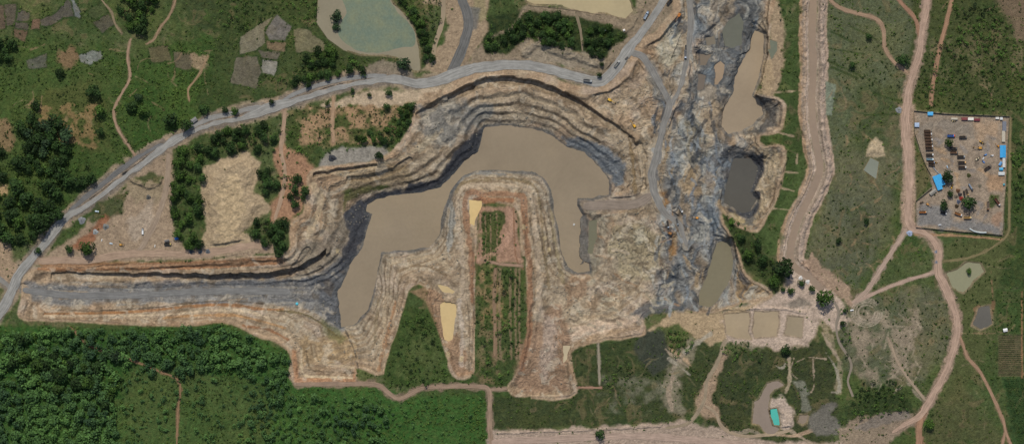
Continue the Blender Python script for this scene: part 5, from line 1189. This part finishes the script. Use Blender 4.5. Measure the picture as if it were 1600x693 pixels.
# L shaped blue house
e = place('blue_roof_house', 1466, 284, 0, 1, 'house with a bright blue stepped metal roof in the west of the yard', 'house')
cx, cy = W((1466, 284)); pl = [(1456.4,276),(1469,271),(1476.8,287.6),(1471.3,290),(1472.8,294.8),(1465,297.4)]
q_ = [(W(p)[0] - cx, W(p)[1] - cy) for p in pl]
def prism(q, z0, z1):
    n = len(q); a = sum(q[i][0] * q[(i + 1) % n][1] - q[(i + 1) % n][0] * q[i][1] for i in range(n))
    if a < 0: q = q[::-1]
    mb = MB(); mb.add([(x, y, z0) for x, y in q] + [(x, y, z1) for x, y in q], [tuple(range(n))[::-1], tuple(range(n, 2 * n))] + [(i, (i + 1) % n, n + (i + 1) % n, n + i) for i in range(n)]); return mb
prism([(x * .93, y * .93) for x, y in q_], 0, 3.6).build('wall', PM((176,170,158)), e)
rf = prism(q_, 3.6, 3.85)
dv = Vector((q_[1][0] - q_[0][0], q_[1][1] - q_[0][1], 0)).normalized(); an = math.atan2(q_[5][1] - q_[0][1], q_[5][0] - q_[0][0])
for i in range(8):
    t_ = .8 + i * 1.55; L = 20 if t_ < 6 else (17 if t_ < 12.5 else 16)
    c = Vector((q_[0][0], q_[0][1], 3.9)) + dv * t_ + Vector((math.cos(an), math.sin(an), 0)) * (L / 2 + .4)
    rf.box(c, (L - 1, .14, .1), rz=an)
BLUE = (62,162,214)
rf.build('roof', PM(BLUE), e)
shed(1566.5, 236.5, 90, 'long shed with a bright blue roof at the east wall of the yard', BLUE, l=18.5, wd=8.5, h=3.6, rise=.8)
shed(1568.3, 254, 90, 'narrow white roofed shed south of the long blue shed', (206,206,200), l=14, wd=3.8, h=3)
shed(1563, 255.5, 60, 'small awning with a blue and white roof beside the white shed', (96,150,196), l=6, wd=3.2, h=2.6)
shed(1564, 264, 0, 'small bright cyan roofed hut below the white shed', (60,160,200), l=5.5, wd=4, h=2.6, name='hut', cat='hut')
shed(1564.5, 271, 0, 'pale flat hut, southernmost of the huts by the east wall', (196,200,198), l=9, wd=4.5, h=2.6, name='hut', cat='hut', rise=.3)
container(1567.7, 213, 90, 'long beige container standing north of the long blue shed', (188,180,160), 17, 5)
container(1569, 197, 90, 'blue grey flat roofed store in the north east corner of the yard', (118,122,130), 15, 6)
container(1507, 185.5, 0, 'dull red container, westernmost of three at the north wall', (122,62,62), 9.5, 4.2)
container(1516.6, 185.8, 0, 'white container between two dark red ones at the north wall', (220,216,206), 8.8, 4.2)
container(1526.4, 187, 0, 'maroon container, easternmost of three at the north wall', (112,44,54), 9, 3.6)
container(1558, 184.6, 0, 'small white box left of another in the yard north east corner', (214,210,202), 5.5, 3.2)
container(1564.3, 185.2, 0, 'small square white box nearest the yard north east corner', (206,208,206), 4.2, 4)
container(1491, 185.5, 0, 'pale low container west of the dull red container', (186,178,160), 10, 3)
shed(1453.5, 177.6, 0, 'gate hut with a bright blue and white roof at the north wall', (80,172,222), l=8, wd=5, h=2.8, name='hut', cat='hut', rise=.3)
shed(1432.5, 195, 0, 'light blue grey guard hut inside the yard entrance', (164,182,204), l=6.5, wd=6, h=2.8, name='hut', cat='hut', rise=.3)
shed(1457.5, 300, 39, 'grey roofed lean to south west of the blue roofed house', (140,136,126), l=11, wd=5, h=2.8)
# tipper row on the west side
ords = ['northernmost', 'second', 'third', 'fourth', 'fifth', 'sixth', 'seventh']
GT = 'tipper trucks parked in the west row'
for i, yy in enumerate((204.5, 209, 213.6, 218.2, 222.8, 228, 232.6)):
    tipper(1449.5 + i * .45, yy, random.uniform(-3, 3), '%s tipper truck from the north in the west row of the yard' % ords[i] if i else 'northernmost tipper truck in the west row of the yard', (200,200,194) if i % 2 else (120,114,104), random.choice([(104,76,52), (86,66,48), (118,88,60)]), GT, 1.2)
tipper(1452.5, 241.5, 0, 'dark tipper truck with a white cab just south of the west row', (224,224,220), (70,58,46), None, 1.15)
tipper(1453, 248.4, -4, 'tipper truck with a pale blue bed south of the west row', (220,220,214), (150,184,196), None, 1.15)
tipper(1455.5, 253, -6, 'low brown tipper truck beside a small yellow machine', (120,140,170), (96,74,52), None, 1.0)
tipper(1455.5, 257.5, -8, 'dark brown tipper truck, last before the grey pipe', (70,64,56), (80,60,44), None, 1.0)
loader(1462, 253.5, -30, 'small yellow loader at the end of a brown tipper truck', s=.75)
tipper(1486, 212, 0, 'tipper truck with bright blue bed and orange cab', (206,94,54), (52,110,190), None, 1.2)
tipper(1504.5, 214, 0, 'lone dark tipper truck east of the blue tipper', (110,108,102), (72,62,52), None, 1.2)
tipper(1489.5, 231.5, 0, 'black tipper truck, northern of a pair in the yard middle', (90,88,84), (58,54,50), None, 1.2)
tipper(1490.5, 238, 0, 'brown bedded tipper truck, southern of a pair in the yard middle', (100,96,90), (130,98,70), None, 1.2)
tipper(1501.5, 244.5, 0, 'dark tipper with grey cab, north of three in the yard centre', (150,156,160), (60,54,48), None, 1.2)
tipper(1503, 253.5, 0, 'dark tipper with pale orange cab, middle of three in the yard centre', (214,170,110), (66,54,44), None, 1.2)  # cab has one even pale orange paint
tipper(1503.5, 261, 0, 'dark tipper with white cab, south of three in the yard centre', (220,218,210), (82,64,48), None, 1.2)
tipper(1543, 262, 33, 'dark brown tipper parked slantwise in the east of the yard', (96,90,84), (72,56,46), None, 1.2)
tanker(1516.5, 292, -58, 'blue grey tanker truck slanting south of the yard centre', (128,142,156))
tipper(1511, 300, -70, 'dusty tipper with a yellowish cab north of the widest tree', (206,172,110), (92,78,62), None, 1.0)
tipper(1506.5, 303, -80, 'white cabbed dark tipper beside the scrap heap', (224,222,216), (58,52,46), None, 1.0)
tipper(1497, 334, -20, 'tipper with an orange brown bed south west of the widest tree', (220,220,216), (178,120,62), None, 1.2)
tipper(1511.5, 339.5, 0, 'tipper with a yellow sand coloured bed below the widest tree', (196,180,140), (200,164,96), None, 1.2)
tipper(1442, 331, 0, 'tipper with an orange bed in the south west corner of the yard', (160,150,132), (184,120,58), None, 1.2)
tipper(1543.5, 321, -90, 'rusty long trailer truck standing north to south in the yard', (120,82,54), (128,112,96), None, 1.3)
tipper(1558, 315, -55, 'rust red tipper slanting at the overgrown corner of the yard', (214,208,198), (112,62,44), None, 1.3)
tipper(1474, 332.5, -15, 'black tipper with a white cab under the south west yard tree', (232,232,228), (44,42,40), None, .95)
car(1440, 316, 20, 'dark rusty vehicle by the angled wall corner', (84,70,52))
excavator(1449.5, 319, -35, 'yellow brown excavator beside the south west yard corner', (190,140,76), 1.0)
excavator(1531, 231, 175, 'yellow brown excavator with a long boom in the north of the yard', (200,148,62), 1.25, 0, 1.15)
loader(1533.5, 222, -35, 'yellow loader north of the long boomed excavator', (206,162,72), 1.1)
loader(1490, 189.3, 0, 'small pale loader by the pale low container', (196,176,130), .8)
excavator(1559.5, 228, 140, 'small orange excavator at the north corner of the long blue shed', (206,138,40), .8)
loader(1527.5, 248, 30, 'pale and black loader in the middle of the yard', (214,200,166), 1.1)
car(1539.5, 242, 25, 'blue and white pickup north of a parked group', (76,134,196), 1.1, True)
car(1536.5, 252.5, -40, 'blue pickup south west of the other blue pickup', (96,136,196), 1.1, True)
car(1536.5, 247.5, 60, 'white car between the two blue pickups', (214,218,220), .9)
car(1550, 243, 10, 'white pickup near the long blue shed', (220,220,218), 1.1, True)
car(1480.3, 260.5, -70, 'pale blue car north of the dark round yard tree', (170,196,214), .9)
loader(1487.5, 291.5, 70, 'bright yellow roller machine east of the blue roofed house', (232,176,40), .95)
car(1468.5, 351, 10, 'dark vehicle with white roof by the south wall', (200,204,206), 1.0)
for i, (x_, y_, c_) in enumerate([(1497,298,(96,70,52)),(1500,304,(62,58,60)),(1502,310,(132,52,46)),(1498,315,(84,90,104)),(1495,322,(70,60,46)),(1531,290,(120,112,96)),(1514,274,(70,72,44)),(1494,307,(104,96,84))]):
    heap(x_, y_, 3.6, 1.4, c_, ['brown scrap heap nearest the roller machine', 'black scrap heap in the middle of the yard scrap', 'dull red scrap heap left of the widest tree', 'blue grey scrap heap below the red one', 'rust dark scrap heap, southernmost left of the widest tree', 'low row of grey parts east of the tanker truck', 'olive weedy heap south of the centre tippers', 'grey brown scrap heap west of the black one'][i], 'scrap_heap', 'heap')
# curved white pipe by the south wall, grey pipe
def pipe(pts, r, col, label, name='pipe'):
    S = smooth_path(WP(pts), 2.0); x0, y0 = S[0]; z0 = float(hz(x0, y0)); mb = MB()
    for a, b_ in zip(S[:-1], S[1:]): mb.cyl((a[0] - x0, a[1] - y0, float(hz(*a)) - z0 + r), (b_[0] - x0, b_[1] - y0, float(hz(*b_)) - z0 + r), r, r, 8)
    o = mb.build(name, PM(col)); o.location = (x0, y0, z0 + .05); return tag(o, label, 'pipe')
pipe([(1515,357),(1522,361),(1532,363),(1541,363)], 1.0, (196,206,206), 'thick white pipe curving along the south wall of the yard')
pipe([(1458.5,261),(1462,266),(1467,271)], .7, (140,150,160), 'grey pipe running from the brown tippers to the blue roofed house')
pipe([(825,9),(860,12),(900,17),(940,24)], .35, (90,80,62), 'thin dark pipe along the south shore of the northern settling pond')
# --- machines in the pit
excavator(953, 156, -28, 'white and yellow excavator on the upper bench below the haul road', (222,178,66), 1.45)
excavator(991, 196, 128, 'yellow excavator digging at the edge of the upper bench', (222,170,50), 1.35)
excavator(1061, 24, -120, 'orange brown excavator with boom lowered in the north of the pit', (176,110,44), 1.6)
excavator(1090, 340, 175, 'small orange excavator in the dark hollow of the grey rock', (226,158,60), 1.0)
excavator(1047, 364, 160, 'dark orange excavator on the rusty slope west of the grey rock', (150,104,56), 1.4)
tipper(1064, 326, -58, 'white tipper truck on the grey pit road beside the hollow', (226,226,220), (150,150,148), None, 1.2)
tipper(1044, 350, -80, 'blue grey tipper truck beside the dark orange excavator', (176,190,202), (70,66,60), None, 1.1)
tipper(1059, 346, -75, 'grey tipper truck half sunk in grey spoil between two others', (150,158,164), (112,114,114), None, 1.0)
tipper(1071.5, 84, -90, 'blue white tipper truck alone on the northern pit road', (196,206,220), (130,132,134), None, 1.3)
tipper(1072, 75, -90, 'dark grey tipper truck just north of the blue white one', (120,120,118), (104,102,98), None, 1.0)
tipper(1009.5, 24, 62, 'blue grey tipper truck on the verge of the haul road near the pond', (120,130,142), (190,206,220), None, 1.35)
tipper(1046, 3, 50, 'black and white tipper truck at the north edge of the pit', (220,220,220), (50,50,50), None, 1.2)
tipper(918, 126, -8, 'pale grey tipper truck driving on the haul road above the pit', (170,172,170), (132,134,132), None, 1.35)
tipper(964, 100, 52, 'pale tipper truck driving up the haul road bend', (184,184,176), (160,160,154), None, 1.2)
car(979, 91, 45, 'dark car on the east edge of the haul road', (84,82,78))
tipper(262, 381, 0, 'dark tipper truck with yellow cab by the grove in the quarry yard', (190,170,100), (48,46,42), None, 1.1)
excavator(189, 382, 0, 'yellow and black excavator at the south of the quarry yard', (208,156,70), 1.0, 0, .7)
tipper(223, 361, 90, 'white box bodied truck alone in the middle of the quarry yard', (60,70,74), (226,228,226), None, .95, lin_=(220,222,222))
car(173.5, 380, -10, 'white and black car left of the yellow and black excavator', (206,222,232), 1.0)
car(151.5, 330, -8, 'pale blue van beside the haul road hedge', (196,212,220), 1.25)
car(159, 375, 80, 'white car near the west end of the quarry yard', (222,220,214), .8)
car(242, 384, 85, 'white car west of the dark tipper truck', (214,210,200), .9)
shed(276, 372, 15, 'small bright blue tarpaulin hut beside the grove', (40,120,200), l=5, wd=3.6, h=2.2, name='hut', cat='hut')
shed(261, 376, 10, 'low dark awning just north of the dark tipper truck', (84,82,80), l=7, wd=3.6, h=2.4)
heap(165, 354, 5, 2.4, (120,122,118), 'grey gravel heap in the west of the quarry yard')
heap(149, 362, 4.5, 1.4, (146,150,148), 'pale grey gravel heap with flat top, west of the larger grey heap')
for x_, lb in ((299, 'westernmost of three dark grey heaps below the grove'), (313, 'middle one of three dark grey heaps below the grove'), (325, 'easternmost of three dark grey heaps below the grove')):
    heap(x_, 392.5, 4.2, 1.8, (96,100,104), lb)
heap(519, 247, 5.5, 2.2, (62,64,68), 'dark grey heap on the light gravel shelf above the pit', ax=1.2)
heap(232, 308, 4, 2, (92,92,88), 'dark grey rock heap in the north of the quarry yard')
heap(128, 344, 6, 2, (128,130,130), 'grey stone heap on the verge below the haul road median')
heap(1421.5, 364, 5, 1.6, (152,164,184), 'pale blue grey gravel heap at the dirt road junction')
heap(1463, 393, 4, .9, (130,132,140), 'grey gravel heap on the red dirt road, northern one', ax=.7)
heap(1463, 409, 4, .9, (126,128,134), 'grey gravel heap on the red dirt road, southern one', ax=.7)
heap(1405, 172, 5.5, 1.3, (132,134,134), 'grey gravel heap beside the yard entrance road')
for i, (x_, y_, lb) in enumerate([(1251,434,'white boulder heap north of the small tree at the canal bend'),(1262,440,'white boulder heap on the canal side of two small trees'),(1232,432,'dark tarpaulin heap between canal and pale sand')]):
    heap(x_, y_, 3.4, 1.4, (206,204,198) if i < 2 else (52,64,66), lb, 'boulder_heap')
shed(944, 47, 20, 'tiny white hut in the clearing of the northern wood', (226,226,222), l=3.6, wd=3, h=2.3, name='hut', cat='hut')
shed(975, 47.5, 20, 'tiny white hut at the east edge of the northern wood', (220,214,206), l=2.6, wd=2.4, h=2.2, name='hut', cat='hut')
shed(1570.5, 515, 10, 'white and dark roofed hut in the planted plots', (222,222,220), l=6, wd=4.5, h=2.6, name='hut', cat='hut')
shed(303, 188, 35, 'grey roofed roadside shed on the north verge of the haul road', (120,120,118), l=10, wd=6, h=3)
car(1331, 484, 10, 'white car alone on the pale flat east of the stream', (232,232,230), 1.1)
# pump raft on the lake, blue tank in the west ramp
x, y = W((897.5, 350.5)); e = tag(empty('pump_raft', (x, y, -26), R_(60)), 'small white pump raft floating on the pit lake', 'raft')
MB().cyl((-1.6, .8, .15), (1.6, .8, .15), .35, .35, 10).build('float', PM((226,226,222)), e); MB().cyl((-1.6, -.8, .15), (1.6, -.8, .15), .35, .35, 10).build('float', PM((226,226,222)), e)
MB().box((0, 0, .55), (3.0, 2.2, .15)).build('deck', PM((206,206,200)), e); MB().box((0, 0, 1.0), (1.1, .9, .8), bev=.1).build('pump', PM((150,156,160)), e)
x, y = W((462.5, 474.5)); e = tag(empty('water_tank', (x, y, float(hz(x, y)))), 'turquoise water tank on the grey floor at the foot of the ramp', 'tank')
MB().cyl((0, 0, 0), (0, 0, 2.4), 2.2, 2.2, 20).build('tank_body', PM((70,170,190)), e); MB().cyl((0, 0, 2.4), (0, 0, 2.9), 2.1, .5, 20).build('lid', PM((84,184,200)), e)
x, y = W((1568.5, 288)); e = tag(empty('water_tank', (x, y, float(hz(x, y)))), 'teal water tank beside the east yard wall', 'tank')
MB().cyl((0, 0, 0), (0, 0, 2.2), 1.7, 1.7, 20).build('tank_body', PM((60,140,150)), e); MB().cyl((0, 0, 2.2), (0, 0, 2.6), 1.6, .4, 20).build('lid', PM((80,150,160)), e)
